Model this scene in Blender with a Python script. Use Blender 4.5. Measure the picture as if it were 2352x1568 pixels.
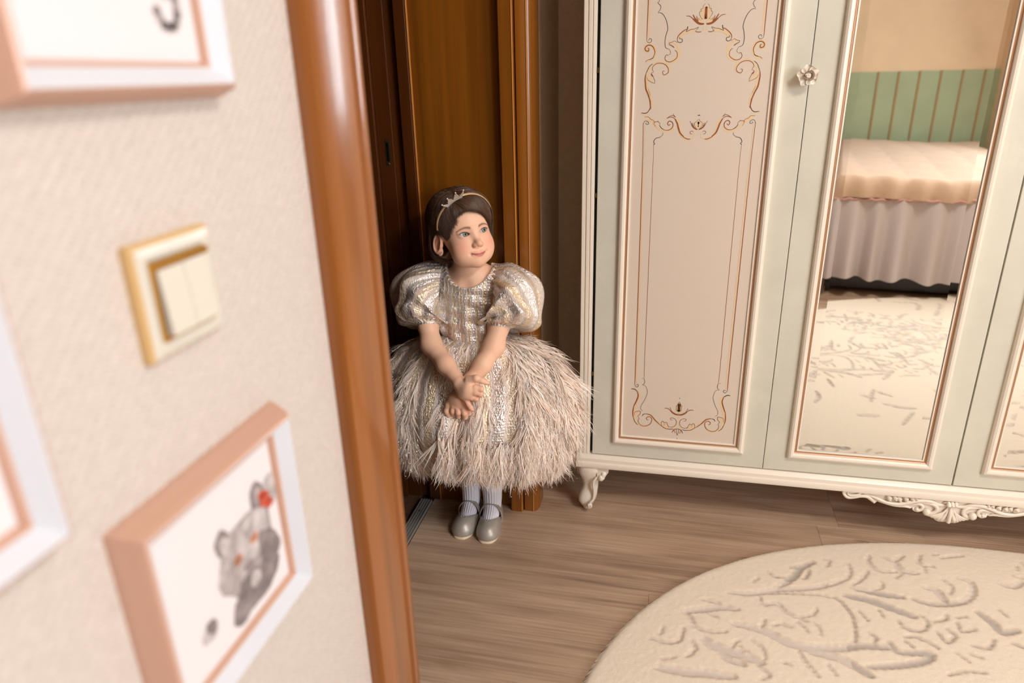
import bpy, math, random
import numpy as np
from mathutils import Vector, Matrix
C = bpy.context.scene
COL = C.collection
for o in list(bpy.data.objects): bpy.data.objects.remove(o)
random.seed(7); RNG = np.random.default_rng(7)
PI = math.pi

# ------------------------------------------------------------------ camera
cam = bpy.data.cameras.new('camera'); camo = bpy.data.objects.new('camera', cam); COL.objects.link(camo)
cam.sensor_width = 36.0; cam.lens = 36.0*1596/2352; cam.clip_start = .01
_r = ((0.97595, 0.05525, -0.21086), (0.21661, -0.35419, 0.90974), (-0.02443, -0.93354, -0.35764))
camo.matrix_world = Matrix(((_r[0][0], -_r[0][1], -_r[0][2], 0), (_r[1][0], -_r[1][1], -_r[1][2], 0),
                            (_r[2][0], -_r[2][1], -_r[2][2], 1.25), (0, 0, 0, 1)))
cam.dof.use_dof = True; cam.dof.focus_distance = 1.75; cam.dof.aperture_fstop = 2.8
C.camera = camo
# ------------------------------------------------------------------ world, light, exposure
W = bpy.data.worlds.new('world'); C.world = W; W.use_nodes = True
W.node_tree.nodes['Background'].inputs[0].default_value = (.62, .78, 1, 1)
W.node_tree.nodes['Background'].inputs[1].default_value = 2.0
C.view_settings.view_transform = 'Standard'; C.view_settings.look = 'None'
C.view_settings.gamma = 1; C.view_settings.use_curve_mapping = False
C.view_settings.exposure = 0.0
C.cycles.use_denoising = True
C.cycles.max_bounces = 10; C.cycles.diffuse_bounces = 5; C.cycles.glossy_bounces = 5
C.cycles.transparent_max_bounces = 16; C.cycles.sample_clamp_indirect = 6; C.cycles.caustics_reflective = False; C.cycles.caustics_refractive = False
def area(name, loc, target, size, size_y, power, col):
    l = bpy.data.lights.new(name, 'AREA'); l.shape = 'RECTANGLE'; l.size = size; l.size_y = size_y; l.energy = power; l.color = col
    o = bpy.data.objects.new(name, l); COL.objects.link(o); o.location = loc
    o.rotation_euler = (Vector(target)-Vector(loc)).to_track_quat('-Z', 'Y').to_euler(); return o
# daylight coming in through the window of the right wall
area('window_daylight', (2.98, -.95, 1.62), (.2, .45, .8), 1.5, 1.35, 108, (.86, .93, 1.0))
# warm ceiling lamp in the middle of the room
area('ceiling_lamp', (1.35, .15, 2.5), (1.3, .4, 0), .5, .5, 40, (1.0, .93, .86))
def point(name, loc, power, col, r=.12):
    l = bpy.data.lights.new(name, 'POINT'); l.energy = power; l.color = col; l.shadow_soft_size = r
    o = bpy.data.objects.new(name, l); COL.objects.link(o); o.location = loc; return o

# ------------------------------------------------------------------ helpers
def s2l(c):
    return tuple((x/12.92 if x <= .04045 else ((x+.055)/1.055)**2.4) for x in (v/255 for v in c))
def mat(name, rgb, rough=.5, metal=0., var=None, bump=None, lin=False, sheen=0, coat=0, spec=None, sss=0, coord='Object', trans=0, alpha=1, attr=None):
    """var=(scale, amount, (sx,sy,sz)) bump=(scale, strength, (sx,sy,sz))"""
    m = bpy.data.materials.new(name); m.use_nodes = True; nt = m.node_tree; b = nt.nodes['Principled BSDF']
    c = tuple(rgb) if lin else s2l(rgb)
    b.inputs['Base Color'].default_value = (*c, 1); b.inputs['Roughness'].default_value = rough; b.inputs['Metallic'].default_value = metal
    if sheen: b.inputs['Sheen Weight'].default_value = sheen
    if coat: b.inputs['Coat Weight'].default_value = coat; b.inputs['Coat Roughness'].default_value = .12
    if spec is not None: b.inputs['Specular IOR Level'].default_value = spec
    if sss:
        b.inputs['Subsurface Weight'].default_value = sss; b.inputs['Subsurface Radius'].default_value = (1, .35, .2); b.inputs['Subsurface Scale'].default_value = .006
    if alpha < 1: b.inputs['Alpha'].default_value = alpha
    L = nt.links; N = nt.nodes
    if var or bump:
        tc = N.new('ShaderNodeTexCoord')
    def noise(scale, st, det=5):
        mp = N.new('ShaderNodeMapping'); mp.inputs['Scale'].default_value = st; L.new(tc.outputs[coord], mp.inputs[0])
        n = N.new('ShaderNodeTexNoise'); n.inputs['Scale'].default_value = scale; n.inputs['Detail'].default_value = det; L.new(mp.outputs[0], n.inputs['Vector']); return n
    if attr:
        a = N.new('ShaderNodeAttribute'); a.attribute_name = attr; L.new(a.outputs['Color'], b.inputs['Base Color'])
    if var:
        n = noise(var[0], var[2] if len(var) > 2 else (1, 1, 1))
        r = N.new('ShaderNodeValToRGB'); r.color_ramp.elements[0].position = .3; r.color_ramp.elements[1].position = .7
        d = tuple(max(0, x*(1-var[1])) for x in c); u = tuple(min(1, x*(1+var[1])) for x in c)
        r.color_ramp.elements[0].color = (*d, 1); r.color_ramp.elements[1].color = (*u, 1)
        L.new(n.outputs['Fac'], r.inputs[0])
        L.new(r.outputs[0], b.inputs['Base Color'])
    if bump:
        n2 = noise(bump[0], bump[2] if len(bump) > 2 else (1, 1, 1), 3)
        bp = N.new('ShaderNodeBump'); bp.inputs['Strength'].default_value = bump[1]; bp.inputs['Distance'].default_value = .01
        L.new(n2.outputs['Fac'], bp.inputs['Height']); L.new(bp.outputs[0], b.inputs['Normal'])
    return m
def BS(m): return m.node_tree.nodes['Principled BSDF']

class MB:
    """collects geometry for ONE mesh object"""
    def __init__(s): s.v = []; s.f = []; s.m = []
    def add(s, v, f, mi=0):
        n = len(s.v); s.v += [tuple(p) for p in v]; s.f += [tuple(i+n for i in q) for q in f]; s.m += [mi]*len(f) if isinstance(mi, int) else list(mi); return s
    def box(s, a, b, mi=0):
        (x0, y0, z0), (x1, y1, z1) = a, b
        return s.add([(x0,y0,z0),(x1,y0,z0),(x1,y1,z0),(x0,y1,z0),(x0,y0,z1),(x1,y0,z1),(x1,y1,z1),(x0,y1,z1)],
                     [(0,3,2,1),(4,5,6,7),(0,1,5,4),(1,2,6,5),(2,3,7,6),(3,0,4,7)], mi)
    def prism(s, poly, h0, h1, ax=2, mi=0):
        """poly 2D in the two other axes (cyclic order), extruded along ax"""
        n = len(poly)
        def P(p, h): return {2: (p[0], p[1], h), 0: (h, p[0], p[1]), 1: (p[0], h, p[1])}[ax]
        v = [P(p, h0) for p in poly]+[P(p, h1) for p in poly]
        f = [tuple(range(n-1, -1, -1)), tuple(range(n, 2*n))]+[(i, (i+1) % n, n+(i+1) % n, n+i) for i in range(n)]
        return s.add(v, f, mi)
    def rings(s, R, cap=True, mi=0, closed=True):
        """list of equally long rings of points"""
        n = len(R[0]); v = [p for r in R for p in r]; f = []
        for i in range(len(R)-1):
            for j in range(n if closed else n-1):
                k = (j+1) % n; f.append((i*n+j, i*n+k, (i+1)*n+k, (i+1)*n+j))
        if cap and closed: f += [tuple(range(n-1, -1, -1)), tuple((len(R)-1)*n+j for j in range(n))]
        return s.add(v, f, mi)
    def tube(s, pts, rad, n=8, mi=0, sx=1., up=(0, 1, 0)):
        pts = [Vector(p) for p in pts]; R = []
        if not hasattr(rad, '__len__'): rad = [rad]*len(pts)
        for i, p in enumerate(pts):
            t = (pts[min(i+1, len(pts)-1)]-pts[max(i-1, 0)]).normalized()
            u = t.cross(Vector(up));
            if u.length < 1e-4: u = t.cross(Vector((1, 0, 0)))
            u.normalize(); w = u.cross(t)
            R.append([p+(u*math.cos(a)+w*math.sin(a)*sx)*rad[i] for a in [2*PI*k/n for k in range(n)]])
        return s.rings(R, True, mi)
    def ball(s, c, r, n=8, mi=0):
        rx, ry, rz = r if hasattr(r, '__len__') else (r, r, r); R = []
        for i in range(n//2+1):
            t = PI*i/(n//2); R.append([(c[0]+rx*max(math.sin(t), .02)*math.cos(2*PI*j/n), c[1]+ry*max(math.sin(t), .02)*math.sin(2*PI*j/n), c[2]-rz*math.cos(t)) for j in range(n)])
        return s.rings(R, True, mi)
    def build(s, name, mats, parent=None, smooth=None, bevel=0, seg=2, subsurf=0):
        me = bpy.data.meshes.new(name); me.from_pydata(s.v, [], s.f)
        for m in (mats if isinstance(mats, (list, tuple)) else [mats]): me.materials.append(m)
        me.polygons.foreach_set('material_index', s.m)
        if smooth is not None:
            me.polygons.foreach_set('use_smooth', [True]*len(me.polygons)); me.set_sharp_from_angle(angle=math.radians(smooth))
        me.update(); return link(name, me, parent, bevel, seg, subsurf)
def wm(o):
    return (wm(o.parent) @ o.matrix_parent_inverse if o.parent else Matrix()) @ o.matrix_basis
def link(name, me, parent=None, bevel=0, seg=2, subsurf=0):
    o = bpy.data.objects.new(name, me); COL.objects.link(o)
    if parent is not None:
        o.parent = parent; o.matrix_parent_inverse = wm(parent).inverted()   # children are modelled in room coordinates
    if bevel:
        b = o.modifiers.new('bevel', 'BEVEL'); b.width = bevel; b.segments = seg; b.limit_method = 'ANGLE'; b.angle_limit = .6
    if subsurf:
        q = o.modifiers.new('sub', 'SUBSURF'); q.levels = q.render_levels = subsurf
    return o
def tag(o, label=None, cat=None, group=None, kind=None):
    for k, v in (('label', label), ('category', cat), ('group', group), ('kind', kind)):
        if v: o[k] = v
    return o
def empty(name, loc, label, cat, rz=0, group=None):
    o = bpy.data.objects.new(name, None); COL.objects.link(o); o.location = loc; o.rotation_euler = (0, 0, rz); o.empty_display_size = .05
    return tag(o, label, cat, group)
def struct(mb, name, m, parent=None, **k):
    o = mb.build(name, m, parent, **k)
    if parent is None: o['kind'] = 'structure'
    return o
def spline(pts, k=6):
    """Catmull-Rom through points"""
    P = np.array(pts, float); n = len(P); out = []
    if n < 3: return [tuple(p) for p in P]
    for i in range(n-1):
        p0, p1, p2, p3 = P[max(i-1, 0)], P[i], P[i+1], P[min(i+2, n-1)]
        for t in np.arange(k)/k:
            out.append(.5*((2*p1)+(-p0+p2)*t+(2*p0-5*p1+4*p2-p3)*t*t+(-p0+3*p1-3*p2+p3)*t**3))
    out.append(P[-1]); return [tuple(p) for p in out]
def frame_sweep(mb, u0, v0, u1, v1, prof, P, mis):
    """mitred rectangular frame: prof=[(inset, depth)], P(u,v,d)->xyz, mis = material per profile segment"""
    cs = [(u0, v0, 1, 1), (u1, v0, -1, 1), (u1, v1, -1, -1), (u0, v1, 1, -1)]
    for k in range(len(prof)-1):
        for i in range(4):
            a, b = cs[i], cs[(i+1) % 4]; q = []
            for (c, pr) in ((a, prof[k]), (b, prof[k]), (b, prof[k+1]), (a, prof[k+1])):
                q.append(P(c[0]+c[2]*pr[0], c[1]+c[3]*pr[0], pr[1]))
            mb.add(q, [(0, 1, 2, 3)], mis[k])
    return mb

# ------------------------------------------------------------------ materials of the room
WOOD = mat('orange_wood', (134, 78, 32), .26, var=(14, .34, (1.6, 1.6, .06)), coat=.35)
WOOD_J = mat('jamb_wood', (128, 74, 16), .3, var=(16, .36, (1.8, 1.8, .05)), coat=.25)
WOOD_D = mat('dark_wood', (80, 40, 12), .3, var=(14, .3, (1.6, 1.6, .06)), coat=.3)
WOOD_L = mat('wood_edge_highlight', (196, 128, 60), .25, coat=.4)  # paler wood, colour stands in for highlights along the jamb edges
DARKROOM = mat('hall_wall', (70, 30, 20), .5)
PAPER = mat('wallpaper', (200, 190, 182), .75, var=(160, .06, (1, 1, 1.6)), bump=(190, .35, (1, 1, 1.7)))
def dotted(m, pitch, amount):
    nt = m.node_tree; N, L = nt.nodes, nt.links; b = BS(m); tc = N.new('ShaderNodeTexCoord'); sx = N.new('ShaderNodeSeparateXYZ'); L.new(tc.outputs['Object'], sx.inputs[0])
    def op(o, a, c):
        q = N.new('ShaderNodeMath'); q.operation = o
        for i, v in enumerate((a, c)):
            if v is None: continue
            if isinstance(v, (int, float)): q.inputs[i].default_value = v
            else: L.new(v, q.inputs[i])
        return q.outputs[0]
    zz = op('MULTIPLY', sx.outputs[2], 2*PI/pitch); yy_ = op('MULTIPLY', sx.outputs[1], PI/pitch)
    d = op('MULTIPLY', op('SINE', zz, None), op('SINE', op('ADD', yy_, op('MULTIPLY', zz, .5)), None)); d = op('GREATER_THAN', d, .45)
    src = b.inputs['Base Color'].links[0].from_socket; mx = N.new('ShaderNodeMix'); mx.data_type = 'RGBA'; mx.blend_type = 'MULTIPLY'; L.new(op('MULTIPLY', d, amount), mx.inputs[0]); L.new(src, mx.inputs[6]); mx.inputs[7].default_value = (.78, .72, .66, 1)
    L.new(mx.outputs[2], b.inputs['Base Color'])
dotted(PAPER, .0062, .55)
PAPER_T = mat('wallpaper_tan', (222, 192, 156), .8, var=(5, .05), bump=(150, .15))
CEIL = mat('ceiling_white', (240, 236, 228), .8)
def floor_material():
    m = mat('oak_laminate', (158, 128, 102), .42); nt = m.node_tree; N = nt.nodes; L = nt.links; b = BS(m)
    tc = N.new('ShaderNodeTexCoord'); oi = N.new('ShaderNodeObjectInfo')
    ad = N.new('ShaderNodeVectorMath'); ad.operation = 'ADD'; sc = N.new('ShaderNodeVectorMath'); sc.operation = 'SCALE'
    sc.inputs[0].default_value = (7, 13, 3); L.new(oi.outputs['Random'], sc.inputs['Scale']); L.new(tc.outputs['Object'], ad.inputs[0]); L.new(sc.outputs[0], ad.inputs[1])
    def nz(scale, st, det, dist=0):
        mp = N.new('ShaderNodeMapping'); mp.inputs['Scale'].default_value = st; L.new(ad.outputs[0], mp.inputs[0])
        n = N.new('ShaderNodeTexNoise'); n.inputs['Scale'].default_value = scale; n.inputs['Detail'].default_value = det; n.inputs['Distortion'].default_value = dist; L.new(mp.outputs[0], n.inputs['Vector']); return n
    n1 = nz(9, (.22, 2.2, 1), 8, .6); n2 = nz(60, (.06, 2.5, 1), 4, .2); n3 = nz(2.2, (.5, 1.2, 1), 3)
    r = N.new('ShaderNodeValToRGB'); e = r.color_ramp.elements
    e[0].position = .35; e[0].color = (*s2l((132, 106, 88)), 1); e[1].position = .65; e[1].color = (*s2l((206, 178, 152)), 1)
    k = e.new(.5); k.color = (*s2l((178, 149, 125)), 1)
    mx = N.new('ShaderNodeMix'); mx.data_type = 'FLOAT'; mx.inputs[0].default_value = .42; L.new(n1.outputs['Fac'], mx.inputs[2]); L.new(n2.outputs['Fac'], mx.inputs[3])
    mx2 = N.new('ShaderNodeMix'); mx2.data_type = 'FLOAT'; mx2.inputs[0].default_value = .3; L.new(mx.outputs[0], mx2.inputs[2]); L.new(n3.outputs['Fac'], mx2.inputs[3])
    L.new(mx2.outputs[0], r.inputs[0])
    vo = N.new('ShaderNodeTexVoronoi'); vo.inputs['Scale'].default_value = 2.6; mp = N.new('ShaderNodeMapping'); mp.inputs['Scale'].default_value = (.8, 3.4, 1); L.new(ad.outputs[0], mp.inputs[0]); L.new(mp.outputs[0], vo.inputs['Vector'])
    rk = N.new('ShaderNodeValToRGB'); rk.color_ramp.elements[0].position = .02; rk.color_ramp.elements[0].color = (.3, .25, .22, 1); rk.color_ramp.elements[1].position = .07; rk.color_ramp.elements[1].color = (1, 1, 1, 1)
    L.new(vo.outputs['Distance'], rk.inputs[0])
    mu = N.new('ShaderNodeMix'); mu.data_type = 'RGBA'; mu.blend_type = 'MULTIPLY'; mu.inputs[0].default_value = 1; L.new(r.outputs[0], mu.inputs[6]); L.new(rk.outputs[0], mu.inputs[7])
    L.new(mu.outputs[2], b.inputs['Base Color'])
    bp = N.new('ShaderNodeBump'); bp.inputs['Strength'].default_value = .12; bp.inputs['Distance'].default_value = .004; L.new(n2.outputs['Fac'], bp.inputs['Height']); L.new(bp.outputs[0], b.inputs['Normal'])
    return m
OAK = floor_material()
SILVER = mat('aluminium', (150, 146, 140), .5, .25, var=(40, .2, (1, .05, 1)))
BRASS = mat('old_brass', (120, 100, 66), .4, .9)
X0, X1, YB, YF, ZC = -.36, 2.75, -3.05, 2.29, 2.6     # room box

# ------------------------------------------------------------------ floor of single planks
fl = struct(MB().box((X0-1.6, YB-.2, -.06), (X1+.1, YF+.1, -.011)), 'floor', mat('subfloor', (60, 45, 35), .8))
PW, PL = .192, 1.29
pm = MB().box((0, 0, -.0105), (PL-.0005, PW-.0005, 0)).build('plank', OAK, fl, bevel=.0003, seg=1); pm_first = True
yy = 1.66-PW*26; row = 0
while yy < YF:
    off = (row*.47 % 1)*PL if abs(yy-1.66) > .01 else (.47+2*PL) % PL
    xx = X0+.002-2*PL+off if abs(yy-1.66) > .01 else .47-2*PL
    while xx < X1:
        a, b = max(xx, X0-.318), min(xx+PL, X1)
        if b-a > .03 and yy > YB-.1:
            if pm_first: o = pm; pm_first = False
            elif b-a > PL-.01: o = pm.copy(); COL.objects.link(o)
            else:
                o = MB().box((0, 0, -.0105), (b-a-.0005, PW-.0005, 0)).build('plank', OAK, fl, bevel=.0003, seg=1)
            o.location = (a, yy, 0)
        xx += PL
    yy += PW; row += 1
# hall floor beyond the doorway, a little darker
struct(MB().box((-2.05, YB, -.06), (-.728, YF+.2, -.001)), 'floor_hall', mat('hall_floor', (120, 84, 62), .4, var=(20, .3, (.1, 2, 1))))
# metal threshold strip
t = MB().prism([(-.722, -.001), (-.718, .004), (-.70, .006), (-.684, .004), (-.680, 0)], .79, 1.765, 1)
for k in range(5): t.box((-.716+.008*k, .79, .0035), (-.7135+.008*k, 1.765, .0068))
th = t.build('threshold_strip', SILVER, smooth=40); tag(th, 'ribbed grey metal threshold strip across the doorway floor', 'threshold')
for y in (1.70, 1.25, .85): MB().ball((-.7, y, .0062), (.004, .004, .0012), 8).build('screw', BRASS, th, smooth=60)

# ------------------------------------------------------------------ walls
struct(MB().box((X0-.40, YB, 0), (X0, .70, ZC)), 'wall_left', PAPER)
struct(MB().box((X0-.40, .70, 2.10), (X0, 1.84, ZC)), 'wall_left_over_door', PAPER)
struct(MB().box((X0-.40, 1.80, 0), (X0, YF, ZC)), 'wall_left_corner', mat('wallpaper_ribbed', (226, 204, 178), .8, bump=(260, .5, (1, 1, 3)), var=(120, .07, (1, 1, 3))))
struct(MB().box((X0-.4, YF, 0), (X1+.12, YF+.12, ZC)), 'wall_back', mat('wallpaper_back', (226, 204, 178), .8, var=(60, .05), bump=(220, .2)))
struct(MB().box((X0-.40, YB-.12, ZC), (X1+.12, YF+.12, ZC+.1)), 'ceiling', CEIL)
WY0, WY1, WZ0, WZ1 = -1.75, -.15, .95, 2.25
wr = MB().box((X1, YB, 0), (X1+.12, WY0, ZC)).box((X1, WY1, 0), (X1+.12, YF, ZC)).box((X1, WY0, 0), (X1+.12, WY1, WZ0)).box((X1, WY0, WZ1), (X1+.12, WY1, ZC))
struct(wr, 'wall_right', PAPER_T)
struct(MB().box((X0-.4, YB-.12, 0), (X1+.12, YB, ZC)), 'wall_rear', PAPER_T)
# hall behind the doorway
struct(MB().box((-2.05, -.6, 0), (-1.95, YF+.2, ZC)), 'wall_hall', DARKROOM)
struct(MB().box((-1.95, -.7, 0), (X0-.4, -.6, ZC)).box((-1.95, YF+.1, 0), (X0-.4, YF+.2, ZC)), 'wall_hall_ends', DARKROOM)
struct(MB().box((-2.05, -.7, ZC), (X0-.4, YF+.2, ZC+.1)), 'ceiling_hall', DARKROOM)
# window
win = empty('window_1', (X1, -.95, WZ0), None, None); win['kind'] = 'structure'
WHITE = mat('window_white', (240, 240, 240), .35)
fw = MB()
for a, b in (((WY0, WZ0), (WY1, WZ0+.06)), ((WY0, WZ1-.06), (WY1, WZ1)), ((WY0, WZ0), (WY0+.06, WZ1)), ((WY1-.06, WZ0), (WY1, WZ1)), ((-.99, WZ0), (-.91, WZ1))):
    fw.box((X1+.02, a[0], a[1]), (X1+.09, b[0], b[1]))
fw.build('window_frame', WHITE, win, bevel=.006)
MB().box((X1-.12, WY0-.05, WZ0-.03), (X1+.03, WY1+.05, WZ0)).build('window_sill', WHITE, win, bevel=.006)
GL = bpy.data.materials.new('window_glass'); GL.use_nodes = True; n = GL.node_tree.nodes; n.clear()
mo = n.new('ShaderNodeOutputMaterial'); ms = n.new('ShaderNodeMixShader'); tr = n.new('ShaderNodeBsdfTransparent'); gg = n.new('ShaderNodeBsdfGlossy'); gg.inputs['Roughness'].default_value = .02
ms.inputs[0].default_value = .06; GL.node_tree.links.new(tr.outputs[0], ms.inputs[1]); GL.node_tree.links.new(gg.outputs[0], ms.inputs[2]); GL.node_tree.links.new(ms.outputs[0], mo.inputs[0])
for a, b in ((WY0+.06, -.99), (-.91, WY1-.06)): MB().box((X1+.045, a, WZ0+.06), (X1+.051, b, WZ1-.06)).build('window_pane', GL, win)

# ------------------------------------------------------------------ doorway: near casing, deep reveal, far jamb
def prof(poly, z0, z1, name, m, parent=None, sm=35):
    return MB().prism(poly, z0, z1, 2).build(name, m, parent, smooth=sm)
near = empty('door_1', (-.36, .72, 0), None, None); near['kind'] = 'structure'
prof([(-.365, .655), (-.35, .655), (-.342, .659), (-.338, .668), (-.338, .737), (-.343, .741), (-.343, .747), (-.338, .750), (-.3365, .757), (-.338, .765), (-.345, .771), (-.365, .772)], 0, 2.14, 'casing', WOOD, near)
prof([(-.76, .755), (-.36, .755), (-.36, .771), (-.76, .771)], 0, 2.1, 'reveal_board', WOOD, near)
MB().box((-.365, .655, 2.06), (-.339, 1.87, 2.16)).build('head_casing', WOOD, near, bevel=.004)
MB().box((-.76, .76, 2.04), (-.365, 1.79, 2.1)).build('head_reveal', WOOD, near, bevel=.002)
# far jamb, seen face on
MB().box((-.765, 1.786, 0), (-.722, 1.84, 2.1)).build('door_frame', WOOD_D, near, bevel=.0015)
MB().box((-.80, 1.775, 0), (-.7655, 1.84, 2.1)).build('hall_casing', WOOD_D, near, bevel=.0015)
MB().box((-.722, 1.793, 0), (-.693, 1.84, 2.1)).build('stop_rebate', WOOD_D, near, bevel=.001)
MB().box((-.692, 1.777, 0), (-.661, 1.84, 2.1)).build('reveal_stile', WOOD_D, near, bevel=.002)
MB().box((-.659, 1.785, 0), (-.427, 1.84, 2.1)).build('reveal_panel', WOOD_J, near, bevel=.001)
MB().box((-.660, 1.7795, 0), (-.6565, 1.80, 2.1)).build('reveal_highlight', WOOD_L, near, bevel=.001)  # thin pale strip painting the highlight at the panel edge
prof([(-.425, 1.84), (-.425, 1.764), (-.422, 1.760), (-.390, 1.760), (-.387, 1.764), (-.387, 1.84)], 0, 2.12, 'casing_lip', WOOD_J, near)
prof([(-.386, 1.84), (-.386, 1.773), (-.383, 1.769), (-.356, 1.769), (-.350, 1.772), (-.345, 1.779), (-.341, 1.80), (-.341, 1.852), (-.347, 1.862), (-.36, 1.862)], 0, 2.14, 'casing', WOOD_J, near)
MB().box((-.3915, 1.7585, 0), (-.3885, 1.765, 2.12)).build('casing_highlight', WOOD_L, near, bevel=.001)  # pale strip as painted highlight on the lip edge
MB().box((-.3575, 1.7675, 0), (-.3545, 1.774, 2.12)).build('casing_highlight', WOOD_L, near, bevel=.001)  # pale strip as painted highlight on the casing edge
st = MB(); R = []
for d in (0, .0012):
    R.append([(-.7385+.0075*math.copysign(abs(math.cos(a))**.7, math.cos(a)), 1.7862-d*1.0, 1.066+.036*math.copysign(abs(math.sin(a))**.45, math.sin(a))) for a in [2*PI*k/28 for k in range(28)]])
st.rings(R)
sp = st.build('strike_plate', BRASS, near)
MB().box((-.7425, 1.7838, 1.044), (-.7345, 1.7851, 1.092)).build('latch_hole_shade', mat('latch_dark', (30, 24, 16), .4, .6), sp, bevel=.002)  # dark slab on the plate, stands in for shade inside the hole
MB().ball((-.7385, 1.7845, 1.037), (.0035, .001, .0035), 8).build('screw', BRASS, sp, smooth=60)
# baseboards that show or reflect
BASEB = mat('baseboard', (190, 165, 135), .5)
struct(MB().box((X0, 1.865, 0), (X0+.012, YF, .07)), 'baseboard_left', BASEB, bevel=.003)
struct(MB().box((X0, YF-.012, 0), (X1, YF, .07)), 'baseboard_back', BASEB, bevel=.003)

# ------------------------------------------------------------------ pictures and switch on the left wall
COPPER = mat('copper_frame', (198, 158, 138), .36, .2)
FWHITE = mat('frame_white', (200, 202, 208), .4)
ART = mat('art_paper', (216, 210, 212), .6)
def wc(name, rgb, a=.8): return mat(name, rgb, .7, var=(70, .35))
GREY1 = wc('watercolour_grey', (160, 150, 149)); GREY2 = wc('watercolour_dark', (126, 115, 115)); GREY3 = wc('watercolour_pale', (176, 168, 167))
ORANGE = wc('watercolour_orange', (190, 110, 50)); RED = wc('watercolour_red', (186, 74, 50)); GREEN = wc('watercolour_green', (130, 160, 90)); PEACH = wc('watercolour_peach', (226, 190, 170))
WCM = [GREY1, GREY2, GREY3, ORANGE, RED, GREEN, PEACH]
def blob(mb, cy, cz, ry, rz, mi, d, rot=0, j=.12, n=22):
    ph = RNG.uniform(0, 6, 4); pts = []
    for k in range(n):
        a = 2*PI*k/n; r = 1+j*(math.sin(3*a+ph[0])*.5+math.sin(5*a+ph[1])*.35+math.sin(9*a+ph[2])*.25)
        u, v = ry*r*math.cos(a), rz*r*math.sin(a); pts.append((cy+u*math.cos(rot)-v*math.sin(rot), cz+u*math.sin(rot)+v*math.cos(rot)))
    mb.prism(pts[::-1], X0+.0082, X0+.0084+d*.00012, 0, mi)
def picture(y0, z0, y1, z1, label, art, group='nursery pictures on the wall'):
    e = empty('picture_frame', (X0, (y0+y1)/2, z0), label, 'picture', group=group)
    fm = MB(); P = lambda u, v, d: (X0+d, u, v)
    frame_sweep(fm, y0, z0, y1, z1, [(0, 0), (.001, .006), (.006, .019), (.0085, .0235), (.0105, .0245), (.012, .0240), (.022, .0135), (.0240, .0125), (.026, .008)], P, [0, 0, 0, 0, 1, 1, 0, 0])
    fm.build('frame', [COPPER, FWHITE], e)
    MB().box((X0+.001, y0+.004, z0+.004), (X0+.0080, y1-.004, z1-.004)).build('print', ART, e)
    mb = MB(); art(mb, y0, z0, y1, z1); mb.build('watercolour', WCM, e)
def art_cat(mb, y0, z0, y1, z1):
    cy, cz = (y0+y1)/2+.026, (z0+z1)/2-.004
    b = lambda dy, dz, ry, rz, mi, d, rot=0, j=.12: blob(mb, cy+dy, cz+dz, ry, rz, mi, d, rot, j)
    b(0, -.008, .042, .040, 0, 0); b(.006, -.042, .034, .022, 1, 1); b(-.022, -.052, .014, .014, 1, 2); b(.0, .002, .036, .030, 0, 3); b(.010, .006, .024, .022, 2, 4)
    b(-.030, .024, .010, .014, 1, 2, .3); b(-.030, .023, .006, .009, 2, 5, .3); b(.024, .038, .010, .013, 1, 2, -.3); b(.024, .037, .006, .008, 0, 5, -.3)
    b(-.016, -.002, .0055, .0045, 3, 6); b(.010, .002, .0055, .0045, 3, 6); b(-.016, -.002, .002, .0035, 1, 7); b(.010, .002, .002, .0035, 1, 7)
    b(-.004, -.018, .006, .004, 1, 7); b(-.004, -.030, .014, .006, 1, 6); b(.002, -.036, .008, .008, 2, 8); b(.030, -.02, .014, .022, 1, 5, .5)
    b(.034, .028, .008, .006, 4, 8, .6); b(.040, .020, .006, .005, 4, 8); b(.030, .034, .005, .004, 4, 8); b(.045, .030, .012, .016, 2, 1)
    b(-.062, -.034, .006, .008, 1, 1, .7); b(-.066, -.038, .010, .008, 2, 0)
def art_flowers(mb, y0, z0, y1, z1):
    b = lambda dy, dz, ry, rz, mi, d, rot=0: blob(mb, y0+dy, z0+dz, ry, rz, mi, d, rot, .2)
    b(.055, .094, .020, .016, 3, 2); b(.075, .096, .03, .014, 6, 1); b(.10, .098, .022, .014, 0, 1); b(.115, .092, .012, .010, 1, 2); b(.14, .090, .003, .014, 5, 3, -.1)
    b(.150, .10, .016, .012, 4, 3); b(.095, .084, .014, .004, 6, 0, .2)
    for k in range(9):
        a = 3.4+k*.42; b(.156+.011*math.cos(a), .062+.014*math.sin(a), .0042, .0035, 0 if k % 2 else 1, 2)
    b(.154, .075, .003, .010, 0, 2, .3)
    b(.10, .13, .05, .03, 0, 0); b(.11, .14, .03, .02, 2, 2)
def art_plain(mb, y0, z0, y1, z1):
    blob(mb, (y0+y1)/2-.03, (z0+z1)/2, .03, .035, 0, 0); blob(mb, (y0+y1)/2-.03, (z0+z1)/2+.01, .02, .02, 2, 1)
picture(.317, 1.239, .527, 1.449, 'copper framed watercolour with flowers, hung highest, above the light switch', art_flowers)
picture(.078, .992, .288, 1.212, 'white and copper picture frame cut by the photo edge, left of the light switch', art_plain)
picture(.318, .765, .529, .968, 'copper framed watercolour of a grey cat head with red bow, below the light switch', art_cat)

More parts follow.
